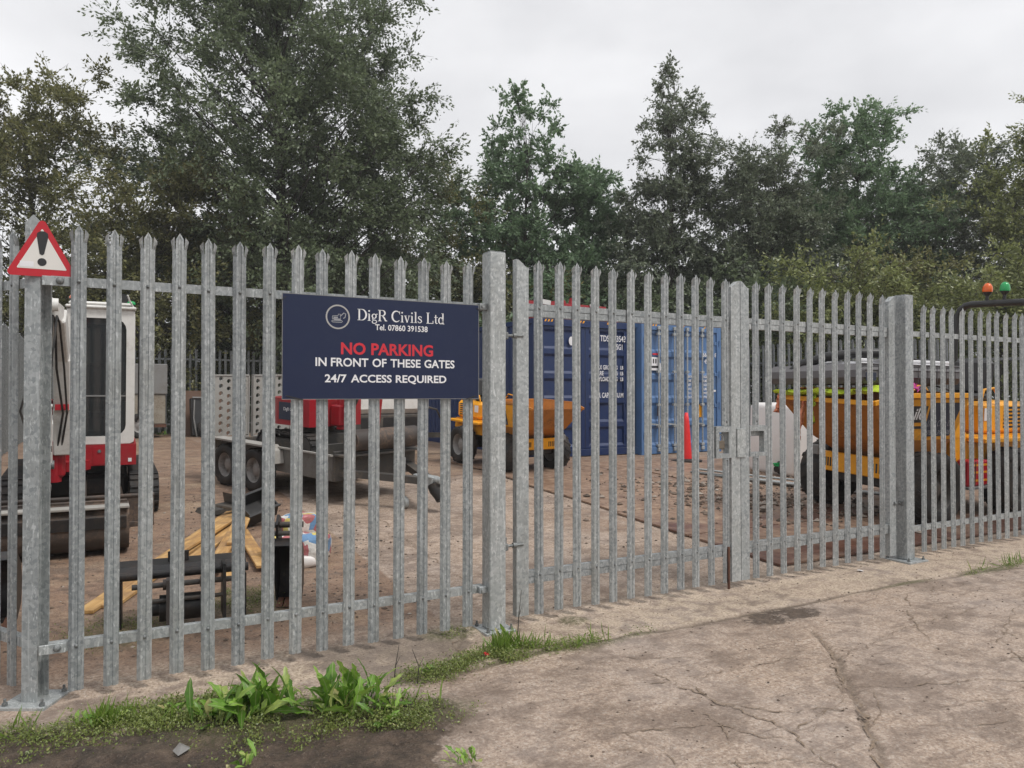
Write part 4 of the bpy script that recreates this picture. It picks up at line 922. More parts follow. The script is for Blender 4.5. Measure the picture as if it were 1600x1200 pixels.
# towed white-topped compressor behind the trailer
gn = root('site_compressor', 'white-topped towable site compressor between the plant trailer and the dark container', 'compressor', (4.55, 8.9, ground_z(8.9)), R(12))
mb = MB(); mb.box(-.85,.85,-.5,.5,.35,.85,.04); mb.build('cabinet', DSTEEL, gn)
mb = MB(); mb.box(-.9,.9,-.54,.54,.8503,1.25,.08); mb.build('canopy', WHITE, gn)
mb = MB()
for x in (-.55,-.1,.35): mb.box(x, x+.32, -.508, -.5003, .42, .78, .003)
mb.build('side_panel', PLAS, gn)
for s in (-1,1): wheel(gn, (0, s*.6, .28), .28, .18, s, 18, fan=False)
mb = MB(); mb.bar((.8,0,.42),(1.8,0,.38),.08,.1); mb.cyl((1.6,0,.05),(1.6,0,.8),.03,10); mb.tube([(.85,-.2,1.0),(1.2,-.3,.9),(1.5,-.1,.6),(1.62,0,.5)],.02,6); mb.build('drawbar', DSTEEL, gn)

# ---------------------------------------------------------------- dumpers
def dumper(label, loc, rotz, s, rops, skipm, words):
    """x forward from the front axle, y left; s scales"""
    d = root('site_dumper', label, 'dumper', loc, rotz, .055, 'site dumpers')
    S = lambda *a: [v*s for v in a]
    r, wd, ty, wb = .435*s, .33*s, .69*s, 1.70*s
    for x in (0, -wb):
        for sd_ in (-1, 1): wheel(d, (x, sd_*ty, r), r, wd, sd_, 15, rimm=(DSTEEL if rops else RIM))
    mb = MB(); mb.box(*S(-2.3,-.15,-.30,.30,.36,.66), .02); mb.box(*S(-.5,.35,-.36,.36,.40,.62), .02); mb.cyl(S(0,-.6,.435),S(0,.6,.435),.09*s,12); mb.cyl((-wb,-.6*s,r),(-wb,.6*s,r),.09*s,12); mb.build('chassis', BLACK, d)
    # front cross beam
    mb = MB(); mb.box(*S(.36,.44,-.50,.50,.52,.76), .01); bm2 = mb.build('front_beam', YEL, d)
    for k, (a, b) in enumerate(((-.42,-.24),(.20,.42))):
        mb = MB()
        for i in range(5): mb.box(.4403*s, .4423*s, (a+i*(b-a)/5)*s, (a+i*(b-a)/5+.022)*s, .58*s, .69*s)
        mb.build('stencil', BLACK, bm2)
    # skip: lofted hopper
    rim = [(1.04,-.66,1.43),(1.04,.66,1.43),(.55,.74,1.52),(-.63,.74,1.52),(-.63,-.74,1.52),(.55,-.74,1.52)]
    mid = [(.62,-.52,.98),(.62,.52,.98),(.40,.56,.98),(-.58,.56,.98),(-.58,-.56,.98),(.40,-.56,.98)]
    bot = [(.22,-.40,.74),(.22,.40,.74),(.16,.44,.74),(-.46,.44,.74),(-.46,-.44,.74),(.16,-.44,.74)]
    V = [tuple(v*s for v in p) for p in rim+mid+bot]; F = []
    for k in (0, 6):
        for i in range(6): j = (i+1)%6; F.append((k+6+i, k+6+j, k+j, k+i))
    F.append((17,16,15,14,13,12))
    ins = [(p[0]*.985, p[1]*.975, p[2]+(.012*s if i >= 12 else 0)) for i, p in enumerate(V)]
    mb = MB(); mb.add(V, F); mb.add(ins, [f[::-1] for f in F]); mb.add(V[:6]+ins[:6], [(i, (i+1)%6, 6+(i+1)%6, 6+i) for i in range(6)])
    sk = mb.build('skip', skipm, d)
    mb = MB()
    for i in range(6):
        if i == 0 and not rops: continue
        a, b = Vector(V[i]), Vector(V[(i+1)%6]); mb.bar(a+(b-a).normalized()*.004, b-(b-a).normalized()*.004, .035*s, .055*s, 0, .004)
    mb.build('skip_rim', YEL if rops else skipm, sk)
    # side faces: panel above the wheel in plain yellow with sticker
    for sd_ in (-1, 1):
        A = [Vector(v) for v in (V[3], V[2], V[8], V[9])] if sd_ > 0 else [Vector(v) for v in (V[4], V[5], V[11], V[10])]
        nrm = ((A[1]-A[0]).cross(A[3]-A[0])).normalized(); nrm = nrm if nrm.y*sd_ > 0 else -nrm
        def pt(u, v, o=.006): return A[0].lerp(A[1], u).lerp(A[3].lerp(A[2], u), v) + nrm*o
        def panel(nm, u0, u1, v0, v1, m, par, o=.006):
            q = [pt(u0,v0,o), pt(u1,v0,o), pt(u1,v1,o), pt(u0,v1,o)]; mb = MB(); mb.sheet(q, [(0,1,2,3)], nrm*-.003); return mb.build(nm, m, par)
        panel('side_plate', .0, 1.0, .08, .98, YEL, sk, .004)
        st = panel('navy_sticker', .10, .62, .15, .90, STK, sk, .008)
        ux = (A[0]-A[1]).normalized()*(-sd_ if False else 1)
        ux = ux if (ux.cross(A[0]-A[3])).dot(nrm) > 0 else -ux
        uy = nrm.cross(ux)
        def TM(u, v): return Matrix.Translation(pt(u, v, .0095)) @ Matrix((ux, uy, nrm)).transposed().to_4x4()
        serif('sticker_wording', 'DigR Civils Ltd', -.25*s, .25*s, -.03*s, .075*s, TXG, st, TM(.36, .62)); text('sticker_number', '07860 391538', .085*s, TXG, st, TM(.36, .82))
        logo(st, 0, 0, .085*s, TM(.36, .32), STG, STG)
        if words:
            bl = panel('black_sticker', .66, .98, .22, .58, SBLK, sk, .008); text('model_lettering', words, .20*s, TXW, bl, TM(.78, .40), .004)
            panel('stripe', .66, .98, .66, .72, SBLK, sk, .0075)
    # rear body
    mb = MB(); mb.prism([(x*s, z*s) for x, z in ((-.75,.68),(-.75,.98),(-1.05,1.04),(-1.05,1.0),(-2.45,1.0),(-2.50,.80),(-2.50,.66))], -.46*s, .46*s, 'y'); mb.build('rear_chassis', YEL, d)
    for sd_ in (-1,1):
        mb = MB(); mb.prism([(x*s, z*s) for x, z in ((-.72,.98),(-.66,1.46),(-.74,1.50),(-.86,1.46),(-1.0,.985))], sd_*.40*s, sd_*.47*s, 'y'); mb.build('side_pillar', YEL, d)
        mb = MB(); mb.box(*S(-2.42,-1.06,sd_*.462,sd_*.70,.93,.985), .008); mb.build('rear_mudguard', YEL, d)
    mb = MB(); mb.box(*S(-2.45,-1.42,-.44,.44,1.001,1.42), .05); hd = mb.build('engine_cover', YEL, d)
    mb = MB()
    for i in range(6): mb.box(*S(-2.3,-1.9,-.4435,-.4402,1.08+i*.05,1.105+i*.05)); mb.box(*S(-2.3,-1.9,.4402,.4435,1.08+i*.05,1.105+i*.05))
    mb.build('vent_louvres', SBLK, hd)
    for sd_ in (-1,1):
        mb = MB(); mb.box(*S(-1.62,-1.46,sd_*.4402,sd_*.446,1.18,1.34)); mb.build('white_label', TXW, hd)
    mb = MB(); mb.box(*S(-1.95,-1.45,-.27,.27,1.4205,1.52), .03); mb.at(S(-1.93,0,1.72),(0,R(-8),0)).box(*S(-.06,.06,-.26,.26,-.22,.24), .04); mb.build('seat', PLAS, d)
    mb = MB(); mb.tube([S(-.95,0,1.04),S(-1.12,0,1.45),S(-1.16,0,1.52)], .02*s, 8); mb.at(S(-1.17,0,1.54),(0,R(-25),0)); mb.tube([(.17*s*math.cos(R(a)), .17*s*math.sin(R(a)), 0) for a in range(0,361,24)], .014*s, 6); mb.M = Matrix()
    mb.box(*S(-1.0,-.85,-.35,.35,1.05,1.30), .03); mb.build('steering_column', PLAS, d)
    for sd_ in (-1,1):
        mb = MB(); mb.tube([S(-1.35,sd_*.45,1.42),S(-1.38,sd_*.47,1.58),S(-1.60,sd_*.47,1.60),S(-1.75,sd_*.46,1.43)],.016*s,6); mb.build('hand_rail', YEL, d)
    for sd_ in (-1,1):
        mb = MB(); mb.box(*S(.365,.45,sd_*.52,sd_*.66,.70,.82), .01); mb.build('headlamp', GREYP, d)
    if rops:
        xr = -2.42; mb = MB(); P = [(xr,-.56,.95),(xr,-.56,2.50)] + [(xr, -.56+.22-.22*math.cos(R(a)), 2.50+.26*math.sin(R(a))) for a in (20,45,70,90)] + [(xr, .56-.22+.22*math.cos(R(a)), 2.50+.26*math.sin(R(a))) for a in (90,70,45,20)] + [(xr,.56,2.50),(xr,.56,.95)]
        mb.tube(P, .048, 10); mb.bar((xr,-.56,.95),(xr,.56,.95),.1); rp = mb.build('roll_bar', PLAS, d)
        for y, m in ((.10, GREN), (-.13, ORNG)):
            mb = MB().at((xr,y,2.81)); mb.cyl((0,0,-.02),(0,0,.06),.022,10); mb.lathe([(.025,.06),(.055,.10),(.06,.112)],14); b_ = mb.build('beacon', PLAS, rp)
            mb = MB().at((xr,y,2.922)); mb.lathe([(.062,0),(.066,.03),(.058,.08),(.035,.115),(0,.128)],16); mb.build('lens', m, b_)
    return d
dR = dumper('large yellow site dumper with loaded skip and black roll bar at the right', (8.58, 1.56, ground_z(1.56)), math.pi, 1.0, True, YELD, 'ile')
hw = math.atan2(-.83*.8766-.55*.4812, .55*.8766-.83*.4812)
dL = dumper('small yellow site dumper with muddy empty skip beside the dark blue container', (6.22, 6.10, ground_z(6.1)), hw, .74, False, YELD, None)
# load in the big dumper's skip
ma = root('mattress', 'grey quilted mattress lying across the loaded skip of the big dumper', 'mattress', (8.42, 1.56, 1.70), R(2), 0)
mb = MB(); mb.box(-1.05, 1.02, -.66, .66, 0, .22, .07); mt = mb.build('cover', GREY, ma)
mb = MB()
for x in np.arange(-.95, 1.0, .19): mb.tube([(x,-.665,.02),(x,-.668,.11),(x,-.665,.2)], .004, 5)
for z in (.07,.15): mb.tube([(-1.0,-.664,z),(.97,-.664,z)], .004, 5)
mb.tube([(-1.02,-.63,.215),(1.0,-.63,.215)], .012, 6); mb.build('piping', paint('dark_piping', (.09,.085,.09), .8, .2), mt)
mb = MB(); mb.box(-.98,-.80,-.667,-.6605,.03,.12); mb.build('brand_tag', STK, mt)
wsb = root('white_board', 'white plastic sheet resting on the grey mattress in the skip', 'board', (8.62, 1.62, 1.925), R(3), R(2))
mb = MB(); mb.box(-.95, .95, -.45, .45, 0, .045, .01); mb.box(-.95,.95,-.45,-.40,.0453,.085,.01); mb.build('panel', TXW, wsb)
bt = root('black_pipe', 'black flexible pipe bent over the mattress in the skip', 'pipe', (0,0,0))
mb = MB(); mb.tube([(7.42,1.90,1.80),(7.46,1.75,1.93),(7.58,1.45,2.02),(7.80,1.20,2.055),(8.15,1.06,2.06),(8.45,1.02,2.06)], .055, 10)
mb.tube([(8.2,1.95,2.0),(8.7,1.9,2.13),(9.3,1.8,2.15),(9.8,1.7,2.0)],.02,6); mb.build('hose', PLAS, bt)
def cloth(name, label, cat, pts, wd, m, seed, sag=0.0):
    """crumpled strip following a path"""
    rnd = random.Random(seed); n = len(pts); k = 7; V = []
    P = [Vector(p) for p in pts]
    Q = []
    for i in range((n-1)*5+1):
        a = i/5; j = min(int(a), n-2); Q.append(P[j].lerp(P[j+1], a-j))
    for i, p in enumerate(Q):
        d = (Q[min(i+1,len(Q)-1)]-Q[max(i-1,0)]).normalized(); sd_ = d.cross(Vector((.2,-.6,.77))).normalized(); up = sd_.cross(d)
        for c in range(k):
            u = (c/(k-1)-.5)*wd*(1+.3*math.sin(i*.9+seed)); V.append(p + sd_*u + up*(.03*math.sin(c*1.9+i*.7+seed)+rnd.uniform(-.010,.010)))
    F = [(i*k+c, i*k+c+1, (i+1)*k+c+1, (i+1)*k+c) for i in range(len(Q)-1) for c in range(k-1)]
    r_ = root(name, label, cat, (0,0,0)); mb = MB(); mb.sheet(V, F, (0,0,-.004)); o = mb.build('fabric', m, r_)
    for p in o.data.polygons: p.use_smooth = True
cloth('hi_vis_vest', 'lime hi-vis vest draped along the front lip of the loaded skip', 'vest', [(7.50,2.1,1.60),(7.49,1.9,1.60),(7.51,1.6,1.61),(7.50,1.3,1.60),(7.55,1.0,1.62),(7.75,.80,1.66)], .17, HIVI, 1)
cloth('hi_vis_trousers', 'lime hi-vis garment hanging down the front of the skip', 'trousers', [(7.62,1.62,1.62),(7.50,1.60,1.56),(7.47,1.62,1.42),(7.56,1.64,1.25)], .10, HIVI, 2)
cloth('orange_glove', 'orange work garment dangling below the lime vest on the skip', 'glove', [(7.55,1.76,1.50),(7.50,1.77,1.32),(7.49,1.80,1.15),(7.51,1.82,1.02)], .05, ORCL, 3)
cloth('orange_sleeve', 'orange sleeve hanging at the far corner of the skip', 'sleeve', [(7.50,2.06,1.58),(7.47,2.08,1.46),(7.46,2.10,1.36)], .07, ORCL, 5)
cloth('pink_rag', 'magenta rag tucked under the mattress on the near side of the skip', 'rag', [(8.0,.90,1.66),(8.15,.86,1.655),(8.30,.87,1.66),(8.45,.90,1.66)], .09, PINK, 4)
# red tool box with reflective stripes hung on the dumper's step
mb = MB(); mb.box(-1.22,-.80,.50,.66,.40,.72,.02); tb = mb.build('red_tool_box', SRED, dR); tb['label'] = 'red striped box under the side step'
for z in (.46,.56,.65):
    mb = MB(); mb.box(-1.20,-.82,.6605,.664,z,z+.025); mb.build('stripe', YEL, tb)
for x in (-1.08,-.94):
    mb = MB(); mb.box(x,x+.018,.6645,.668,.42,.71); mb.build('strap', RUST, tb)
mb = MB(); mb.box(-1.26,-.78,.48,.68,.365,.3995,.006); mb.build('step', GREYP, dR)

# ---------------------------------------------------------------- containers
def container(label, x0, x1, y0, m, z, hgt, rods, side_left):
    c = root('shipping_container', label, 'container', (x0, y0, z), 0, 0, 'shipping containers')
    W = x1-x0; D = 6.05
    mb = MB()
    for x in (0, W-.12):
        mb.box(x, x+.12, 0, .12, .0, hgt, .006); mb.box(x, x+.12, D-.12, D, 0, hgt, .006)
    mb.box(.1203, W-.1203, .0, .10, .02, .15, .006); mb.box(.1203, W-.1203, .0, .10, hgt-.14, hgt-.005, .006)
    mb.box(.0, .06, .1203, D-.1203, .02, .16); mb.box(W-.06, W, .1203, D-.1203, .02, .16); mb.box(0,.06,.1203,D-.1203,hgt-.09,hgt); mb.box(W-.06,W,.1203,D-.1203,hgt-.09,hgt); mb.build('frame', m, c)
    for nm, xx in (('side_wall', .02), ('side_wall', W-.055)):
        V = []; P = []; y = .13; k = 0
        while y < D-.13:
            for dy, o in ((0,0),(.07,0),(.105,.034),(.175,.034),(.21,0)): P.append((xx+o if xx < 1 else xx+.034-o, min(y+dy, D-.13)))
            y += .21
        n = len(P)
        V = [(a,b,.16) for a,b in P]+[(a,b,hgt-.09) for a,b in P]; mb = MB(); mb.add(V, [(i,i+1,n+i+1,n+i) for i in range(n-1)]); mb.build(nm, m, c)
    mb = MB(); mb.box(.06, W-.06, .06, D-.06, hgt-.045, hgt-.012); mb.build('roof', m, c)
    mb = MB(); mb.box(.06, W-.06, D-.06, D-.03, .1, hgt-.05); mb.build('rear_wall', m, c)
    # doors with horizontal pressings
    dw = (W-.24)/2
    for s in (0, 1):
        a = .1225+s*(dw+.002); b = a+dw-.006
        zz = [.155]; nb = 5; hh = (hgt-.145-.155)
        V = []; F = []; prof = [(.035, .155)]
        for i in range(nb):
            z0 = .155+hh*(i+.10)/nb; z1 = .155+hh*(i+.90)/nb
            prof += [(.035,z0),(.070,z0+.05),(.070,z1-.05),(.035,z1)]
        prof.append((.035, hgt-.145)); n = len(prof)
        e = .09
        V = [(a+e, y, z_) for y, z_ in prof]+[(b-e, y, z_) for y, z_ in prof]; mb = MB(); mb.add(V, [(i, n+i, n+i+1, i+1) for i in range(n-1)])
        mb.box(a, a+e, .030, .09, .155, hgt-.145, .004); mb.box(b-e, b, .030, .09, .155, hgt-.145, .004); mb.box(a+e+.0003, b-e-.0003, .075, .09, .156, hgt-.146)
        dr = mb.build('door', m, c)
        for zz_ in (.35, .95, 1.6, 2.25):
            mb = MB(); xx = .06 if s == 0 else W-.06; sg_ = 1 if s == 0 else -1; mb.box(xx, xx+sg_*.12, .012, .0295, zz_, zz_+.07, .004); mb.cyl((xx,-.004,zz_-.03),(xx,-.004,zz_+.10),.014,8); mb.build('hinge', m, dr)
        if rods:
            for x in ((.43,.84),(1.18,1.59))[s]:
                f_ = .3; mb = MB(); mb.cyl((x,-.012,.10),(x,-.012,hgt-.08),.017,10); rd = mb.build('lock_rod', GALVP, dr)
                mb = MB()
                for zz_ in (.16, .55, .98, 1.65, hgt-.24): mb.box(x-.04, x+.04, -.034, .0295, zz_, zz_+.05, .004)
                for zz_ in (.07, hgt-.13): mb.box(x-.035, x+.035, -.04, .01, zz_, zz_+.07, .006)
                mb.build('keeper', GALVP, rd)
                mb = MB(); mb.bar((x,-.035,.60),(x-.30 if f_ > .5 else x-.28,-.035,.63),.014,.03); mb.build('handle', GALVP, rd)
    mb = MB(); mb.box(.1225+dw-.006, .1225+dw+.004, .032, .05, .16, hgt-.15); mb.build('door_seal', SBLK, c)
    for x in np.arange(.2, W-.3, .72):
        mb = MB(); k_ = 3
        for i in range(k_): mb.add([(x+i*.07,-.0015,hgt-.06),(x+i*.07+.035,-.0015,hgt-.06),(x+i*.07+.06,-.0015,hgt-.015),(x+i*.07+.025,-.0015,hgt-.015)], [(0,1,2,3)])
        mb.build('hazard_stripe', YEL, c)
    return c, W, dw
c1, W1, dw1 = container('dark navy shipping container behind the small dumper', 7.25, 9.54, 7.63, NAVY, .365, 2.65, False, True)
def ct(c, s, x, z, size, sx=1.0, al='LEFT', y=.026): text('lettering', s, size, TXW, c, Matrix.Translation((x, y, z)) @ FRONT, .002, al, .0008, 1.05, sx)
def cf(c, s, x0, x1, z, cap): fit_text('lettering', s, x1-x0, TXW, c, Matrix.Translation(((x0+x1)/2, .026, z)) @ FRONT, cap, .002)
cf(c1, 'TDSU 03543', 1.50, 2.12, 2.31, .115); cf(c1, '25G1', 1.84, 2.04, 2.15, .105)
for i, s_ in enumerate(('MAX GROSS', 'TARE', 'PAYLOAD')): cf(c1, s_, 1.38, 1.38+(.42,.20,.34)[i], 1.74-i*.115, .085)
for i in range(3): cf(c1, 'KG', 1.84, 1.92, 1.74-i*.115, .07); cf(c1, 'LB', 1.99, 2.06, 1.74-i*.115, .07)
cf(c1, 'CU. CAP', 1.38, 1.70, 1.19, .10); cf(c1, 'CU.M', 1.84, 2.06, 1.19, .09)
mb = MB(); mb.prism(ell(.82,2.24,.055,.085,0,345,23), .022, .0265, 'y'); mb.build('round_sticker', TXW, c1)
mb = MB(); mb.bar((1.36,.0,1.05),(1.58,-.03,1.09),.02,.035); mb.cyl((1.30,.0,.3),(1.30,.0,1.0),.014,8); mb.build('door_handle', NAVY, c1)
c2, W2, dw2 = container('lighter blue shipping container with four lock rods behind the red cone', 9.57, 11.70, 7.40, BLUE, .362, 2.65, True, False)
cf(c2, '66', 1.64, 1.74, 2.04, .085); cf(c2, '0  8', 1.83, 2.03, 2.04, .085); cf(c2, '45', 1.68, 1.76, 1.90, .085)
for i in range(6): cf(c2, ('MAX WT','TARE WT','NET','PAYLOAD','CU. CAP','CU. FT')[i], 1.22, 1.22+(.15,.17,.09,.17,.15,.13)[i], 1.58-i*.085, .05); cf(c2, ('KGS','LBS','KGS','LBS','M3','FT3')[i], 1.66, 1.75, 1.58-i*.085, .05)
mb = MB(); mb.prism([(.13,1.70),(.50,1.70),(.50,1.84),(.44,1.86),(.44,1.96),(.26,1.97),(.18,1.86),(.15,1.84)], .018, .0285, 'y'); st_ = mb.build('white_sticker', TXW, c2)
mb = MB(); mb.box(.30,.46,.020,.0285,2.01,2.045); mb.build('red_stripe', TXR, c2); mb = MB(); mb.box(.17,.47,.0165,.0178,1.745,1.79); mb.build('sticker_band', SBLK, st_); mb = MB(); mb.box(.30,.33,.0165,.0178,1.84,1.93); mb.box(.36,.39,.0165,.0178,1.84,1.93); mb.build('sticker_mark', SBLK, st_)
mb = MB(); mb.box(1.53,1.63,.018,.0285,.74,1.0); mb.build('yellow_sticker', YEL, c2); mb = MB(); mb.box(.42,.48,.018,.0285,.78,.98); mb.build('brown_sticker', RUST, c2)
for x in (.14, W2/2-.08, W2-.20): mb = MB(); mb.box(x,x+.06,.015,.0285,1.27,1.31); mb.build('white_marker', TXW, c2)
# red steelwork stored on the dark container
rf = root('red_steel_frame', 'red and white steel frame lying on the roof of the dark container', 'steel frame', (7.5, 8.2, .365+2.652))
mb = MB(); mb.bar((-.2,0,.30),(1.75,0,.27),.09,.18); mb.prism([(.35,.385),(.75,.44),(.78,.38)], -.04, .04, 'y'); mb.prism([(.88,.375),(.92,.50),(1.02,.50),(1.12,.37)], -.04, .04, 'y')
for x in (.0,1.5): mb.box(x,x+.08,-.04,.04,.02,.215); mb.bar((0,.5,.12),(2.2,.5,.10),.09,.16)
for x in (.05,1.1,2.1): mb.bar((x,.05,.08),(x,.45,.08),.08,.1)
for x in (.3,1.9): mb.box(x,x+.1,-.02,.52,0,.03)
mb.build('beam', RED, rf); mb = MB(); mb.bar((.05,-.06,.40),(.40,-.06,.36),.03,.09); mb.bar((1.35,-.06,.34),(1.55,-.06,.43),.03,.08); mb.build('brace', WHITE, rf)

# ---------------------------------------------------------------- cone, tank, pipes, junk
cn = root('traffic_cone', 'tall slim red cone on a black rubber base in front of the blue container', 'traffic cone', (9.56, 6.09, ground_z(6.09)+.005))
mb = MB(); mb.lathe([(.098,.05),(.094,.12),(.075,.45),(.050,.76),(.030,.90),(.0,.905)], 20); mb.build('cone', CONE, cn)
mb = MB(); mb.prism([(.30*math.cos(R(22.5+45*i)), .30*math.sin(R(22.5+45*i))) for i in range(8)], 0, .035, 'z'); mb.lathe([(.16,.0353),(.13,.06),(.10,.062)], 16); mb.build('base', RUB, cn)
tk = root('water_tank', 'white plastic water tank behind the front wheel of the big dumper', 'water tank', (9.80, 3.85, ground_z(3.85)+.03), 0, .03)
mb = MB()
def rblock(mb, x0, x1, y0, y1, z0, z1, r, n=4):
    O = rrect(x0, x1, y0, y1, r, n); Vs = []; m_ = len(O); cx, cy = (x0+x1)/2, (y0+y1)/2; lv = []
    for i in range(n+1): t = R(90*i/n); lv.append((z0+r*(1-math.sin(t)) if False else z0+r-r*math.cos(t), 1-(r*(1-math.sin(t)))/((x1-x0)/2)))
    lv += [(z1-(z-z0), k) for z, k in lv[::-1]]
    for z, k in lv: Vs += [(cx+(a-cx)*k, cy+(b-cy)*k, z) for a, b in O]
    F = [(i*m_+j, i*m_+(j+1)%m_, (i+1)*m_+(j+1)%m_, (i+1)*m_+j) for i in range(len(lv)-1) for j in range(m_)]
    mb.add(Vs, F, True); mb.add(Vs, [tuple(range(m_-1,-1,-1)), tuple(range((len(lv)-1)*m_, len(lv)*m_))])
rblock(mb, 0, 1.5, 0, 1.0, .0, 1.17, .09); mb.build('body', TANK, tk)
mb = MB(); mb.cyl((.6,.5,1.1705),(.6,.5,1.22),.14,20); mb.build('lid', PLAS, tk)
mb = MB(); mb.cyl((-.11,.28,.12),(.01,.28,.12),.05,14); v_ = mb.build('valve', BLACK, tk); mb = MB(); mb.cyl((-.10,.28,.171),(-.10,.28,.20),.045,12); mb.box(-.17,-.03,.265,.295,.2003,.225,.006); mb.build('valve_handle', GREN, v_)
mb = MB(); mb.lathe([(.11,.0),(.10,.012),(.0,.014)],20,'x'); o_ = mb.build('recess_shade_disc', PLAS, tk, (-.012,.28,.14)); o_.rotation_euler = (0,math.pi,0)  # raised black disc; the shade of the valve recess is put into its colour
random.seed(8)
for i in range(14):
    y = 4.95-.10*i+random.uniform(-.03,.03); p = root('scaffold_pipe', ('bottom' if i > 9 else 'thin')+' grey pipe in the heap of pipes lying in front of the white tank', 'pipe', (0,0,0), group='pipes in front of the tank')
    p['label'] = 'thin grey pipe, number %s from the tank side in the bundle before the white tank' % ('one two three four five six seven eight nine ten eleven twelve thirteen fourteen'.split()[i])
    x0 = 8.55+.02*i+random.uniform(-.1,.1); r_ = .018; y2 = y-1.55+random.uniform(-.05,.05); zz = .04+random.choice((0,0,.035))
    mb = MB(); mb.tube([(x0, y, ground_z(y)+r_+zz), (x0+.38, (y+y2)/2, ground_z((y+y2)/2)+r_+zz-.006), (x0+.75, y2, ground_z(y2)+r_+zz)], r_, 8); mb.build('tube', random.choice((GALVP, GALVD, DSTEEL)), p)
# rubble and crumbs (uncountable)
def scatter(name, label, cat, n, fn, smin, smax, m, flat=.6, seed=3):
    rs = np.random.RandomState(seed); base = np.array([(1,0,0),(-1,0,0),(0,1,0),(0,-1,0),(0,0,1),(0,0,-1)], float); fc = np.array([(0,2,4),(2,1,4),(1,3,4),(3,0,4),(2,0,5),(1,2,5),(3,1,5),(0,3,5)])
    V = []; F = []; k = 0
    for i in range(n):
        x, y = fn(rs); s = smin+(smax-smin)*rs.rand()**3; b = base*(1+.5*(rs.rand(6,1)-.5))*s; b[:,2] *= flat; a = rs.rand()*6.28; c, t = math.cos(a), math.sin(a)
        b = np.stack([b[:,0]*c-b[:,1]*t, b[:,0]*t+b[:,1]*c, b[:,2]], 1) + np.array([x, y, ground_z(y)+s*flat*.35+(.03 if (5.5 < x < 10.4 and .3 < y < 7.4) else 0)]); V.append(b); F.append(fc+k); k += 6
    return tag(link(name, np_mesh(name, np.concatenate(V), np.concatenate(F), m)), label, cat, None, 'stuff')
scatter('rubble', 'dark rubble and broken stone strewn over the road plates', 'rubble', 1500, lambda r: (r.normal(7.7,.9), r.normal(3.0,1.0)), .008, .055, STONE, .6, 3)
scatter('gravel', 'loose gravel and crumbs scattered across the muddy yard', 'gravel', 5200, lambda r: (min(r.uniform(-1.3,2.6), 9) if r.rand() < .82 else r.uniform(2.2,5.5), .5+abs(r.normal(0,4.0))), .003, .018, STONE, .5, 5)
scatter('grit', 'fine grit lying on the concrete in front of the fence', 'grit', 2600, lambda r: (r.uniform(-.6,8), r.uniform(-2.6,.5)), .002, .010, STONE, .5, 6)
scatter('mud_clods', 'clods of dark wet mud at the bottom left of the picture', 'mud', 5200, lambda r: (r.uniform(-.9,1.35), -1.12+r.normal(0,.22)), .003, .013, CLOD, .6, 9)
# timber boards
random.seed(21)
BO = [((.02,1.40),(1.42,4.38),.0),((.16,1.46),(1.50,4.30),.0),((.52,2.30),(1.52,4.18),.045),((.62,2.10),(1.50,4.00),.0),((.90,1.93),(1.46,3.95),.05),((1.02,1.86),(1.28,3.35),.0),((1.30,1.95),(1.34,3.3),.03),((1.16,2.6),(1.44,3.7),.085)]
BL = ['longest pale timber board on the ground, outermost left of the fan','second long pale board in the fan, close beside the longest','pale board crossing on top of the long boards','pale board lying in the middle of the fan of boards','pale board pointing at the black attachment, wide at the near end','short pale board lying straight, ending nearest the fence','short pale board beside the cement bags','short pale board on top of the fan by the black tray']
for (p, q, z), lb in zip(BO, BL):
    r_ = root('timber_board', lb, 'board', (p[0], p[1], ground_z(p[1])+.02+z), math.atan2(q[1]-p[1], q[0]-p[0]), 0, 'loose timber boards')
    ln_ = math.hypot(q[0]-p[0], q[1]-p[1]); mb = MB(); mb.at((0,0,0),(random.uniform(-.03,.03), -.055*(q[1]-p[1])/ln_-.004,0)); mb.box(0, ln_, -.058, .058, -.012, .012, .002); mb.build('plank', TIMB, r_)
# black plastic tray, scrap, bags
ty_ = root('black_tray', 'black plastic crate tipped over behind the timber boards', 'tray', (1.56, 3.80, ground_z(3.8)+.13), R(25), R(38))
mb = MB(); a_, b_, h_ = .17, .14, .15
mb.box(-a_,a_,-b_,b_,-.012,0); mb.box(-a_,a_,-b_,-b_+.012,.0003,h_); mb.box(-a_,a_,b_-.012,b_,.0003,h_); mb.box(-a_,-a_+.012,-b_+.0123,b_-.0123,.0003,h_); mb.box(a_-.012,a_,-b_+.0123,b_-.0123,.0003,h_); mb.box(-a_-.015,a_+.015,-b_-.016,-b_-.0005,h_-.02,h_); mb.box(-a_-.015,a_+.015,b_+.0005,b_+.016,h_-.02,h_); mb.build('shell', PLAS, ty_)
sc = root('scrap_plate', 'bent dark steel scrap plates on the mud behind the boards', 'scrap metal', (1.32, 4.55, ground_z(4.55)), R(15))
mb = MB(); mb.prism([(-.22,.0),(.18,.02),(.22,.16),(.10,.20),(.12,.08),(-.18,.05)], -.2, .2, 'y'); mb.at((.05,-.3,.05),(0,.3,.3)).box(-.25,.25,-.05,.05,-.01,.01); mb.build('sheet', DSTEEL, sc)
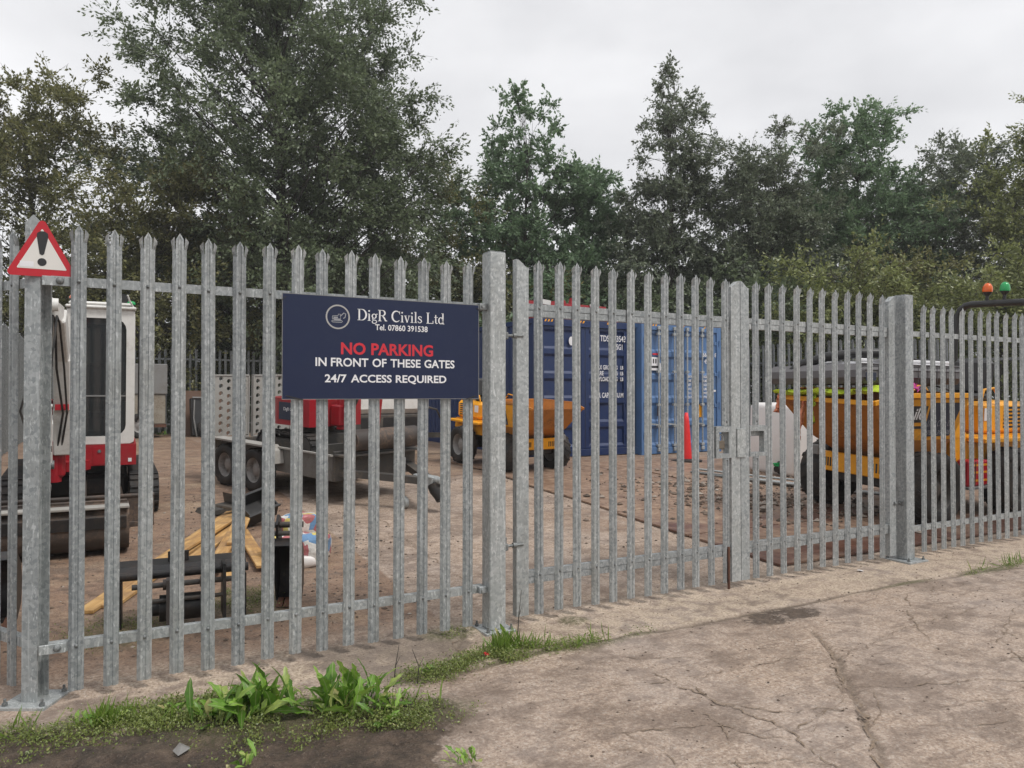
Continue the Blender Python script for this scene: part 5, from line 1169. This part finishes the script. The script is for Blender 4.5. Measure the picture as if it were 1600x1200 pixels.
def lump(name, label, cat, loc, rx, ry, rz_, m, seed, rot=0):
    n1, n2 = 20, 12; V = []; rs = np.random.RandomState(seed); ph = rs.rand(6)*6
    for j in range(n2+1):
        t = math.pi*j/n2
        for i in range(n1):
            a = 2*math.pi*i/n1; x, y, z = math.sin(t)*math.cos(a), math.sin(t)*math.sin(a), math.cos(t)
            sq = lambda v: math.copysign(abs(v)**.7, v); d = 1+.10*math.sin(3*x+ph[0]+2*z)+.08*math.sin(5*y+ph[1]+x*3)+.06*math.sin(9*x+7*y+ph[2])+.04*rs.rand()
            V.append((sq(x)*rx*d, sq(y)*ry*d, max(sq(z)*rz_*d, -rz_*.85)))
    F = [(j*n1+i, (j+1)*n1+i, (j+1)*n1+(i+1)%n1, j*n1+(i+1)%n1) for j in range(n2) for i in range(n1)]
    r_ = root(name, label, cat, loc, rot, 0, 'bags heaped by the boards'); mb = MB(); mb.add(V, F, True); mb.build('sack', m, r_)
gzb = ground_z(2.2)
lump('cement_bag', 'crumpled blue and white printed bag at the bottom of the heap', 'bag', (1.60,2.25,gzb+.11), .26,.17,.13, BAG, 1, .4)
lump('cement_bag', 'yellow and white plastic bag on the right of the bag heap', 'bag', (1.74,2.10,gzb+.12), .16,.15,.13, BAG, 7, 1.5)
lump('cement_bag', 'pale crumpled bag on top of the bag heap', 'bag', (1.72,2.42,gzb+.27), .24,.16,.11, BAG, 12, .9)
lump('cement_bag', 'white torn bag spilling at the foot of the bag heap', 'bag', (1.63,1.98,gzb+.03), .10,.07,.05, TANK, 4, .2)
# attachments lying just inside the fence
at1 = root('digger_attachment', 'black steel digger attachment with pins standing behind the fence near the boards', 'digger attachment', (.60, 1.05, ground_z(1.05)), R(-4))
mb = MB(); mb.prism([(-.10,.335),(.10,.36),(.12,.40),(-.06,.392),(-.10,.37)], -.40, .40, 'x'); mb.cyl((-.41,-.12,.345),(.41,-.12,.345),.028,14); mb.build('top_plate', BLACK, at1)
for x in (-.39, .37):
    mb = MB(); mb.box(x, x+.03, -.12, .04, 0, .30, .004); mb.build('leg', BLACK, at1)
mb = MB(); mb.cyl((-.14,-.16,.13),(.15,-.16,.13),.085,20); mb.cyl((-.2,-.16,.13),(-.1405,-.16,.13),.045,14); mb.build('drum', BLACK, at1)
mb = MB(); mb.cyl((-.30,-.20,.29),(.30,-.20,.29),.018,12); mb.cyl((-.22,-.24,.20),(.24,-.24,.20),.014,12); mb.build('pin', DSTEEL, at1)
for x, tl in ((-.10,-.06),(.12,.05)):
    mb = MB(); mb.prism([(-.21,.34),(-.27,.33),(-.36,.02),(-.33,.0),(-.24,.22)], x, x+.025, 'x'); mb.cyl((x-.02,-.24,.30),(x+.045,-.24,.30),.035,12); mb.build('lever', MUDST, at1)
for x in (.16, .24):
    mb = MB(); mb.prism([(-.25,.40),(-.08,.40),(-.05,.05),(-.28,.05)], x, x+.02, 'x'); mb.build('cheek_plate', BLACK, at1)
mb = MB(); mb.cyl((-.07,.02,.395),(-.07,.02,.46),.02,10); mb.cyl((.02,.02,.395),(.02,.02,.46),.02,10); mb.bar((-.09,.02,.45),(.04,.02,.45),.02); mb.build('lifting_eye', BLACK, at1)
def small_bucket(label, loc, rz, w_):
    b = root('digger_bucket', label, 'digger bucket', loc, rz)
    mb = MB(); bucket_shell(mb, [(.12,.02),(.24,.10),(.27,.24),(.22,.38),(.10,.47),(-.04,.50),(-.12,.46)], -w_/2, w_/2); mb.build('shell', BLACK, b)
    for x in (-.07,.055):
        mb = MB(); mb.prism([(-.02,.47),(.16,.44),(.12,.62),(.02,.66),(-.06,.60)], x, x+.016, 'x'); mb.build('ear', BLACK, b)
    mb = MB(); mb.cyl((-.11,.05,.58),(.11,.05,.58),.022,12); mb.cyl((-.11,-.02,.53),(.11,-.02,.53),.018,12); mb.build('pin', DSTEEL, b)
    for k in range(3):
        mb = MB(); x = -w_/2+.03+k*(w_-.06)/2; mb.prism([(.10,.045),(.10,.0),(-.03,.01)], x-.02, x+.02, 'x'); mb.build('tooth', RUST, b)
small_bucket('narrow black digger bucket standing behind the fence below the navy sign', (1.285, 1.02, ground_z(1.02)), R(-20), .16)
small_bucket('black digger bucket behind the warning sign post at the left edge', (-.62, 1.35, ground_z(1.35)), R(-6), .46)
# junk by the back fence
j1 = root('grey_tank_trailer', 'grey panelled box trailer parked by the back fence behind the excavator', 'trailer', (.35, 17.4, ground_z(17)))
mb = MB(); mb.box(0,1.36,0,1.0,1.15,1.95,.02); mb.build('upper_panel', GREYP, j1); mb = MB(); mb.box(.04,1.32,.04,.96,.36,1.1495,.02); mb.build('lower_panel', OLDP, j1); mb = MB(); mb.box(.02,1.34,.02,.98,.28,.3595); mb.build('sill', RUST, j1)
for x in (.72,): 
    for s, y in ((-1,-.02),(1,1.02)): wheel(j1, (x, y, .33), .33, .16, s, 18, fan=False)
j2 = root('brown_boards', 'brown board leaning against the back fence behind the black barrow', 'board', (2.55, 17.9, ground_z(17.9)), 0, R(-4))
mb = MB(); mb.box(-.5,.35,0,.03,0,1.25); mb.box(.37,1.15,.005,.035,0,1.25); mb.build('sheet', BROWNB, j2)
j3 = root('wheelbarrow', 'upended black barrow leaning by the back fence', 'barrow', (2.62, 17.35, ground_z(17.3)), R(5), R(-8))
mb = MB(); mb.prism([(-.30,.05),(.25,.05),(.33,1.05),(-.33,1.05)], -.02, .22, 'y'); mb.build('tray', PLAS, j3); mb = MB(); mb.tube([(-.25,-.06,1.0),(-.28,-.1,.5),(-.2,-.08,.0)],.02,6); mb.tube([(.25,-.06,1.0),(.28,-.1,.5),(.2,-.08,.0)],.02,6); mb.tube([(-.3,-.05,1.06),(.3,-.05,1.06)],.025,6); mb.build('frame', GREYP, j3); wheel(j3, (0,-.16,.25),.2,.09,1,14,fan=False)

# ---------------------------------------------------------------- trees
def leaf_quads(P, D, size, rs, droop=.25, aspect=.55):
    """rhombic leaves at P pointing along D"""
    n = len(P); L_ = size*(.65+.7*rs.rand(n,1)); D = D + rs.normal(0,.55,(n,3)); D[:,2] -= droop; D /= np.linalg.norm(D,axis=1,keepdims=True)+1e-9
    U = rs.normal(0,.6,(n,3)); U[:,2] += .9; S = np.cross(D, U); S /= np.linalg.norm(S,axis=1,keepdims=True)+1e-9
    W_ = L_*aspect*.5; nrm = np.cross(S, D)
    V = np.stack([P, P+D*L_*.45+S*W_-nrm*L_*.06, P+D*L_, P+D*L_*.45-S*W_-nrm*L_*.06], 1).reshape(-1,3)
    F = (np.arange(n)[:,None]*4+np.arange(4)[None,:]); return V, F
def tree(name, label, cat, base, lobes, nclump, tw, lv, size, m, seed, trunk_r=.18, clump=.75, droop=.25, fork=.35, vis=True, group='trees beyond the yard'):
    """lobes: (right, height, rx, ry, rz) ellipsoids around the base; right is across the view"""
    rs = np.random.RandomState(seed); bx_, by_ = base; bz = ground_z(by_) if by_ > 0 else 0
    RX = np.array([.8766,-.4812,0]); RY = np.array([.4812,.8766,0]); RZ = np.array([0,0,1.])
    vol = np.array([l[2]*l[3]*l[4] for l in lobes])**.8; cnt = np.maximum(3, (nclump*vol/vol.sum()).astype(int))
    C = []; B = []; PB = []
    def place(d, l): return np.outer(d[:,0]*l[2]+l[0], RX)+np.outer(d[:,1]*l[3], RY)+np.outer(np.maximum(d[:,2]*l[4]+l[1], .5), RZ)
    for l, k in zip(lobes, cnt):
        nb = max(6, k//3); d = rs.normal(0,1,(nb,3)); d /= np.linalg.norm(d,axis=1,keepdims=True); d *= (.15+.85*rs.rand(nb,1)**.5)*(1+.12*rs.normal(0,1,(nb,1)))
        pi_ = rs.randint(0, nb, k); b_ = place(d, l); sp_ = .42*np.array([l[2],l[3],l[4]])/max(1.0, nb**(1/3.)/1.35)
        rad_ = np.array([l[2],l[3],l[4]]); e = d[pi_] + np.clip(rs.normal(0,1,(k,3)),-1.7,1.7)*np.minimum(np.maximum(sp_, np.array([.75,.75,.5])*clump), .5*rad_)/rad_
        C.append(place(e, l)); PB.append(pi_+sum(len(x) for x in B)); B.append(b_)
    C = np.concatenate(C); B = np.concatenate(B); PB = np.concatenate(PB); top = C[:,2].max(); n = len(C)
    t = root(name, label, cat, (bx_, by_, bz), 0, 0, group)
    mb = MB(); th = top*.80; lean = rs.normal(0,.25,2)
    TP = [Vector((lean[0]*(z/th)**2+.10*math.sin(z*.9+seed), lean[1]*(z/th)**2+.10*math.cos(z*.7+seed), z)) for z in np.linspace(0, th, 9)]
    mb.tube(TP, [trunk_r*(1.25 if i == 0 else 1)*(1-.85*i/8) for i in range(9)], 9)
    def on_trunk(z): q_ = z/th*8; i_ = min(int(q_), 7); return TP[i_].lerp(TP[i_+1], q_-i_)
    mids_ = []
    for b_ in B:
        hd = math.hypot(b_[0], b_[1]); z0 = min(max(b_[2]-.75*hd-.4, top*fork*.45), th*.95, max(b_[2], .3)); s0 = on_trunk(z0); e = Vector(b_)
        mid = s0.lerp(e,.5)+Vector((rs.normal(0,.22), rs.normal(0,.22), -.06*hd+rs.normal(0,.15))); r0 = max(.014, trunk_r*.21*(1-.7*z0/th)*min(1.2,.4+hd/5))
        mb.tube([s0, s0.lerp(mid,.55)+Vector((rs.normal(0,.06),rs.normal(0,.06),0)), mid, mid.lerp(e,.5)+Vector((rs.normal(0,.1),rs.normal(0,.1),.05)), e], [r0, r0*.8, r0*.62, r0*.4, r0*.18], 5, False); mids_.append(mid.lerp(e,.5))
    for i in range(n):
        s0 = mids_[PB[i]].lerp(Vector(B[PB[i]]), rs.rand()); e = Vector(C[i]); r0 = .011
        if (e-s0).length < 2.6*clump: mb.tube([s0, s0.lerp(e,.5)+Vector((rs.normal(0,.08),rs.normal(0,.08),.05)), e], [r0, r0*.7, r0*.3], 3, False)
    # twigs
    m_ = tw; out_ = C.copy(); out_[:,2] -= top*.45; out_ /= np.linalg.norm(out_,axis=1,keepdims=True)+1e-6
    TD = rs.normal(0,1,(n,m_,3)); TD /= np.linalg.norm(TD,axis=2,keepdims=True); TD = TD + out_[:,None,:]*.55; TD[:,:,2] *= .8
    TL = clump*(.35+.70*rs.rand(n,m_,1))*(.75+.4*rs.rand(n,1,1)); TE = C[:,None,:]+TD*TL
    u = rs.rand(n,m_,lv,1)**.75; P = C[:,None,None,:]*(1-u)+TE[:,:,None,:]*u; P[...,2] -= (u[...,0]**2)*droop*clump*.5
    P = P + rs.normal(0,.055*clump,P.shape); D = np.broadcast_to(TD[:,:,None,:], P.shape)
    V, F = leaf_quads(P.reshape(-1,3), D.reshape(-1,3).copy(), size, rs, droop)
    # twig slivers
    A = np.repeat(C[:,None,:], m_, 1).reshape(-1,3); B = TE.reshape(-1,3); q = len(A); off = rs.normal(0,1,(q,3)); off *= .008/np.linalg.norm(off,axis=1,keepdims=True)
    TV = np.stack([A-off, A+off, B+off*.3, B-off*.3], 1).reshape(-1,3); TF = np.arange(q)[:,None]*4+np.arange(4)[None,:]
    mb.v += [tuple(x) for x in TV]; b0 = len(mb.v)-len(TV); mb.f += [tuple(int(b0+k) for k in r) for r in TF]; mb.sm += [False]*q
    mb.build('trunk', BARK, t)
    link('crown', np_mesh('crown', V, F, m), t)
    return len(F)
nl = 0
nl += tree('alder_tree', 'tallest dark green tree, rising out of the picture behind the navy sign', 'tree', view(-7.55,24.5), [(-.2,10.2,4.6,4.2,5.4),(.9,7.0,5.0,4.4,3.6),(-4.1,9.9,1.9,2.0,2.0),(-3.4,6.6,2.2,2.2,2.0),(0,6.2,3.6,3.6,2.6),(1.2,13.2,3.6,3.4,3.0),(-1.2,13.4,3.0,3,2.8),(0,4.2,4.6,4,2.2),(2.7,9.0,2.0,2.2,3.0)], 900, 13, 19, .118, LEAF_A, 1, .30, .95, .2, .3)
nl += tree('olive_tree', 'brownish olive tree at the left picture edge behind the warning sign', 'tree', view(-14.7,23), [(0,7.2,3.0,2.6,3.3),(.6,9.6,1.4,1.5,1.5),(-1.6,9.4,2.0,2,1.8),(1.0,4.0,2.9,2.6,2.4)], 340, 12, 15, .11, LEAF_B, 2, .2, .7)
nl += tree('olive_tree', 'lower olive green tree between the left edge tree and the tallest tree', 'tree', view(-11.0,22.4), [(0,5.3,2.4,2.2,2.7),(1.4,6.6,1.5,1.6,1.6),(.5,3.0,2.8,2.2,1.6)], 200, 13, 17, .11, LEAF_B, 3, .18, .8)
nl += tree('willow_bush', 'yellowish thin bush between the tallest tree and the maple', 'bush', view(-2.4,26.5), [(0,5.0,1.7,1.8,3.4),(.3,2.8,2.4,2,2.2)], 170, 13, 16, .105, LEAF_B, 4, .10, .8, .3)
nl += tree('maple_tree', 'mid green conical maple with a bare dark trunk above the gate post', 'tree', view(.50,27.5), [(-0.30,11.96,0.36,0.31,0.44),(-0.25,11.32,0.84,0.71,0.66),(-0.10,10.40,1.60,1.36,0.88),(0.05,9.29,2.27,1.86,1.00),(0.05,8.19,3.02,2.44,1.10),(0.25,7.08,3.86,3.02,1.22),(0.55,5.89,4.20,3.16,1.22),(1.05,4.78,3.86,2.88,1.00)], 520, 10, 13, .14, LEAF_C, 5, .15, .58, .35, .5)
nl += tree('maple_tree', 'small slender sapling between the maple and the tall birch', 'tree', view(3.3,28), [(0,8.9,.45,.45,.6),(0,8.0,.8,.8,.9),(0,6.9,1.0,1.0,1.0),(.1,5.4,1.3,1.2,1.2),(.1,3.8,1.6,1.3,1.3)], 150, 11, 14, .14, LEAF_C, 6, .10, .55, .3)
nl += tree('birch_tree', 'tall pointed grey-green birch above the middle of the gate', 'tree', view(5.45,25.5), [(-0.25,12.06,0.32,0.30,0.55),(-0.25,11.29,0.54,0.50,0.77),(-0.20,10.42,0.96,0.90,0.99),(-0.10,9.26,1.34,1.20,1.21),(0.00,8.01,1.79,1.62,1.32),(0.00,6.66,2.24,2.04,1.54),(0.00,5.02,2.69,2.40,1.76),(0.10,3.28,3.07,2.64,1.98)], 560, 12, 14, .10, LEAF_D, 7, .15, .55, .45)
nl += tree('birch_tree', 'shorter brownish birch just right of the tall pointed birch', 'tree', view(8.5,25), [(.5,9.8,.4,.4,.5),(.5,8.9,1.0,.9,.9),(-1.0,8.7,.9,.8,.9),(0,7.6,2.2,1.8,1.2),(0,6.0,2.2,2.0,1.6),(0,4.2,2.5,2.2,1.6),(0,2.6,2.5,2.2,1.4)], 500, 12, 14, .10, LEAF_D, 8, .15, .6, .4)
nl += tree('oak_tree', 'rounded green oak with open branches right of the birches', 'tree', view(12.4,27.5), [(0,7.8,2.7,2.3,2.0),(-.2,9.8,1.9,1.6,1.2),(.5,10.8,.9,.8,.7),(-.8,10.6,.7,.6,.6),(1.6,7.0,1.9,1.8,1.9),(-1.6,7.0,1.8,1.6,2.0),(.2,4.4,2.6,2.0,1.6)], 430, 12, 14, .125, LEAF_C, 9, .22, .65, .2, .45)
nl += tree('oak_tree', 'broad dark tree between the rounded oak and the right-edge tree', 'tree', view(16.2,28), [(0,7.0,2.3,2.1,3.0),(.6,9.0,1.6,1.6,1.5),(-.8,4.2,2.6,2.2,2.2)], 320, 12, 14, .115, LEAF_D, 10, .2, .7)
nl += tree('ash_tree', 'light green tall tree at the right picture edge', 'tree', view(17.9,25), [(0,6.4,2.3,2.1,3.2),(.5,9.0,1.7,1.6,2.1),(-.6,3.4,2.4,2.2,2.2)], 330, 12, 14, .11, LEAF_E, 11, .2, .7)
nl += tree('willow_bush', 'pale green willow bush above the right gate leaf', 'bush', view(9.7,21.5), [(0,2.9,1.9,1.6,2.5),(-.6,3.9,1.2,1.2,1.4)], 130, 12, 14, .105, LEAF_E, 12, .08, .75, .3)
nl += tree('willow_bush', 'pale green willow bush behind the beacons at the right edge', 'bush', view(13.4,20.8), [(0,2.6,2.1,1.6,2.2),(1.1,3.6,1.4,1.3,1.6)], 140, 12, 14, .105, LEAF_E, 13, .08, .75, .3)
nl += tree('willow_bush', 'olive willow bush between the two pale bushes, behind the roll bar', 'bush', view(12.0,23.5), [(0,3.0,2.0,1.7,2.4),(.6,4.4,1.3,1.2,1.4)], 120, 12, 14, .11, LEAF_B, 14, .08, .8, .3)
# belt of trees farther back, closing the gaps between the nearer crowns
BELT = [(-17.5,32,8.0,LEAF_B),(-13.2,32,7.4,LEAF_A),(-9.0,33,8.2,LEAF_A),(-5.0,32,8.0,LEAF_A),(-1.9,32.5,7.6,LEAF_B),(1.4,33,7.2,LEAF_C),(4.4,32,7.4,LEAF_A),(7.6,31.5,8.4,LEAF_D),(10.6,31.5,9.2,LEAF_A),(14.0,32,9.4,LEAF_D),(17.2,32,9.8,LEAF_C),(20.6,32,10.2,LEAF_E)]
WHERE = ['behind the left edge tree','between the left edge tree and the tallest tree','behind the left half of the tallest tree','behind the right half of the tallest tree','between the tallest tree and the maple','behind the maple','between the maple and the tall birch','between the two birches','between the shorter birch and the rounded oak','behind the rounded oak','behind the broad dark tree','behind the right-edge tree']
for i, ((vx, vd, hh, m, ), wh) in enumerate(zip(BELT, WHERE)):
    nl += tree('background_tree', 'distant bushy tree '+wh, 'tree', view(vx, vd), [(0,hh*.80,1.3,1.3,hh*.20),(.2,hh*.58,2.1,1.8,hh*.22),(-.3,hh*.30,2.5,1.9,hh*.26)], 130, 9, 9, .20, m, 60+i, .14, .85, .2, .2, group='distant belt of trees')
# undergrowth below the crowns, closing the gaps behind the back fence
for i, (vx, vd, hh, m, lb) in enumerate(((-14.5,24.5,2.6,LEAF_A,'dark shrub low behind the back fence at the far left'),(-10.2,25.0,2.7,LEAF_A,'dark shrub behind the back fence, under the olive tree'),(-6.6,24.8,2.6,LEAF_A,'dark shrub behind the back fence at the foot of the tallest tree'),(-3.6,25.3,2.4,LEAF_B,'olive shrub behind the back fence, under the right of the tallest tree'),(-.8,25.6,3.2,LEAF_B,'olive shrub seen between the gate post and the gate leaf'),(1.4,24.6,3.0,LEAF_C,'green shrub behind the dark container'),(4.6,24.0,3.2,LEAF_A,'dark shrub behind the lighter blue container'),(7.4,22.6,3.0,LEAF_A,'dark shrub behind the side fence, left of the pale willow bush'))):
    nl += tree('shrub', lb, 'shrub', view(vx, vd), [(0,hh*.6,2.3,1.5,hh*.7),(.6,hh*1.1,1.6,1.3,hh*.5)], 100, 11, 13, .14, m, 30+i, .06, .85, .2, .1, group='shrubs behind the fences')

# ---------------------------------------------------------------- weeds in front of the fence
rng = np.random.RandomState(17)
def leaf_mesh(name, L_, W_, bend, teeth, m, seed):
    rs = random.Random(seed); n = 9; V = []; F = []
    for i in range(n):
        u = i/(n-1); wv = W_*math.sin(math.pi*min(1, .06+u*.94))**.8*(.35+.9*u if u < .6 else 1.0)*(1+(teeth if i % 2 else -teeth)); z = bend*4*u*(1-u*.62); x = L_*u*(1-.12*u)
        V += [(x, -wv/2, z+.12*wv), (x, 0, z), (x, wv/2, z+.12*wv)]
    for i in range(n-1):
        a = i*3; F += [(a, a+3, a+4, a+1), (a+1, a+4, a+5, a+2)]
    mb = MB(); mb.add(V, F, True); return mb.mesh(name, m)
LM_ = [leaf_mesh('leaf', .24, .058, .030, .10, WEEDL, 1), leaf_mesh('leaf', .20, .046, .04, .26, WEEDL, 2), leaf_mesh('leaf', .26, .050, .025, .34, WEEDL, 3), leaf_mesh('leaf', .15, .062, .025, .06, WEEDL, 4)]
def rosette(label, x, y, n, size, kinds, seed, up=.9):
    rs = random.Random(seed); r_ = root('weed', label, 'weed', (x, y, ground_z(y)+.012), 0, 0, 'weeds by the fence')
    for i in range(n):
        o = link('leaf', LM_[rs.choice(kinds)], r_, (rs.gauss(0,.085)*size, rs.gauss(0,.06)*size, rs.uniform(0,.015)))
        s = size*rs.uniform(.45,1.1); o.scale = (s, s*rs.uniform(.8,1.2), s); o.rotation_euler = (rs.uniform(-.6,.6), -(.05+(up-.05)*rs.random()**1.3), rs.uniform(0,6.28))
rosette('big broad-leaved dock weed left of the pair below the fence', .76, -.66, 95, 1.08, (0,0,3,1,0), 1, 1.25)
rosette('big toothed dandelion weed right of the pair below the fence', 1.19, -.80, 95, 1.08, (1,2,2,1), 2, 1.15)
rosette('spreading low weed just left of the broad-leaved dock', .60, -.60, 30, .62, (0,3,1), 22, .8)
rosette('sprawling weed at the right foot of the dandelion', 1.36, -.92, 30, .62, (1,2), 23, .8)
rosette('small weed at the bottom edge of the picture on the concrete', 1.46, -1.60, 24, .42, (3,1,1), 3, .9)
rosette('small weed in the mud at the bottom edge, left of centre', .64, -1.16, 18, .42, (0,3), 4, 1.1)
rosette('low round-leaved weed on the left of the green strip', .10, -.40, 26, .45, (3,3,0), 5, .8)
rosette('low weed in the green strip left of the broad-leaved dock', .42, -.46, 24, .42, (3,0), 6, .7)
rosette('small round-leaved weed between the dandelion and the gate post', 1.72, -.55, 20, .36, (3,3), 7, .7)
rosette('young leafy weed beside the gate post base', 2.36, -.30, 22, .48, (1,0), 8, 1.35)
rosette('small flat weed at the joint right of the gate post', 2.74, -.55, 16, .28, (3,), 9, .6)
rosette('flat weed in the mud in front of the dandelion', 1.30, -1.08, 16, .40, (0,3), 10, .6)
for i, (cx_, cy_) in enumerate(((1.0,1.25),(.92,1.45),(.2,1.0),(1.6,18.3),(2.2,18.2))):
    rosette(('small weed behind the black attachment','weed among the boards behind the black attachment','weed left of the black attachment','weed by the box trailer at the back fence','weed by the barrow at the back fence')[i], cx_, cy_, 14, (.25,.22,.22,1.1,1.0)[i], (3,0), 40+i, .9)
# creeping ground cover and grass (uncountable)
def cover(name, label, cat, patches, size, m, seed, grass=False):
    rs = np.random.RandomState(seed); Ps = []
    for cx_, cy_, rx, ry, n in patches:
        a = rs.rand(n)*6.283; r_ = np.sqrt(rs.rand(n))*(1+.25*rs.normal(0,1,n)); Ps.append(np.stack([cx_+rx*r_*np.cos(a), cy_+ry*r_*np.sin(a), np.zeros(n)], 1))
    P = np.concatenate(Ps); clump = fbm(P[:,0]*9, P[:,1]*9, 3); P = P[clump > .36+.16*rs.rand(len(P))]
    P[:,2] = np.where(P[:,1] < 0, 0, .055*P[:,1]) + .006
    if grass: D = rs.normal(0,.30,P.shape); D[:,2] += 1.0; V, F = leaf_quads(P, D, size, rs, -.3, .07)
    else: P[:,2] += rs.rand(len(P))**2*.055; D = rs.normal(0,1,P.shape); D[:,2] = abs(D[:,2])*.6+.3; V, F = leaf_quads(P, D, size, rs, 0, .55)
    tag(link(name, np_mesh(name, V, F, m)), label, cat, None, 'stuff')
cover('ground_cover', 'creeping mossy ground cover along the foot of the fence', 'ground cover', [(.15,-.62,.5,.10,1300),(.95,-1.05,.40,.10,1200),(.25,-.40,.50,.13,11000),(.62,-.55,.35,.17,8000),(1.0,-.86,.45,.17,9000),(1.45,-1.08,.24,.13,5500),(1.78,-.58,.22,.12,3200),(2.2,-.50,.30,.12,5600),(2.65,-.54,.35,.07,1500),(-.2,-.30,.3,.10,900),(1.02,1.25,.26,.30,2200),(.2,.95,.3,.25,1500),(3.15,-.55,.2,.03,250),(7.2,-.63,.5,.06,1200),(2.12,.02,.14,.08,300)], .013, LEAF_G, 4)
cover('grass', 'tufts of green grass by the gate post and the left weeds', 'grass', [(2.30,-.42,.11,.07,420),(2.42,-.48,.12,.06,110),(.13,-.42,.08,.05,130),(-.05,-.36,.25,.08,40),(.55,-.5,.3,.12,60),(1.35,-.95,.25,.12,60),(7.3,-.62,.4,.05,90),(2.8,-.56,.25,.05,40),(1.9,18.4,2.2,.3,500)], .11, GRASS, 6, True)
# tall dead stalks
for i, (x, y, h) in enumerate(((1.50,-.62,.22),(1.62,-.66,.20),(2.42,-.34,.34))):
    s = root('dead_stalk', ('bare brown stalk just right of the dandelion weed','bare brown stalk nearest the small round-leaved weed','thin tall seed stalk by the gate post base')[i], 'weed', (x,y,.0)); mb = MB(); mb.tube([(0,0,0),(.01,.0,h*.5),(.03*(-1)**i,0,h)],[.004,.003,.0015],5); mb.tube([(.01,0,h*.5),(.04,.01,h*.7)],[.002,.001],4); mb.build('stem', BARK, s)
# litter
lt = root('litter', 'crumpled clear plastic scrap in the mud at bottom left', 'litter', (.42,-.92,.02), .5); mb = MB(); mb.sheet([(-.03,-.02,.0),(.02,-.03,.015),(.04,.0,.005),(.01,.03,.03),(-.03,.02,.012),(0,0,.028)], [(0,1,5),(1,2,5),(2,3,5),(3,4,5),(4,0,5)], (0,0,-.001)); mb.build('film', GREYP, lt)
l2 = root('litter', 'tiny red scrap in the weeds below the gate post', 'litter', (2.12,-.50,.02), .3); mb = MB(); mb.at((0,0,.02),(.5,.3,0)).box(-.015,.015,-.012,.012,-.003,.003); mb.build('scrap', TXR, l2)
l3 = root('litter', 'small pale scrap on the concrete before the right gate leaf', 'litter', (6.05,-.10,.006), .3); mb = MB(); mb.at((0,0,.006),(.1,.2,0)).box(-.03,.03,-.018,.018,-.002,.003); mb.build('scrap', TXW, l3)
print('leaves', nl)
# ---------------------------------------------------------------- drizzle in the air
hm = bpy.data.materials.new('drizzle'); hm.use_nodes = True; ht = hm.node_tree; ht.nodes.clear()
ho = N(ht, 'ShaderNodeOutputMaterial'); hv = N(ht, 'ShaderNodeVolumePrincipled'); hv.inputs['Color'].default_value = (.94,.96,.97,1); hv.inputs['Density'].default_value = 0.0013
ht.links.new(hv.outputs[0], ho.inputs['Volume'])
mb = MB(); mb.box(-142, 162, -142, 162, -1.2, 19); hz = mb.build('haze', hm); tag(hz, 'thin drizzle haze hanging in the air over the yard', 'haze', None, 'stuff')
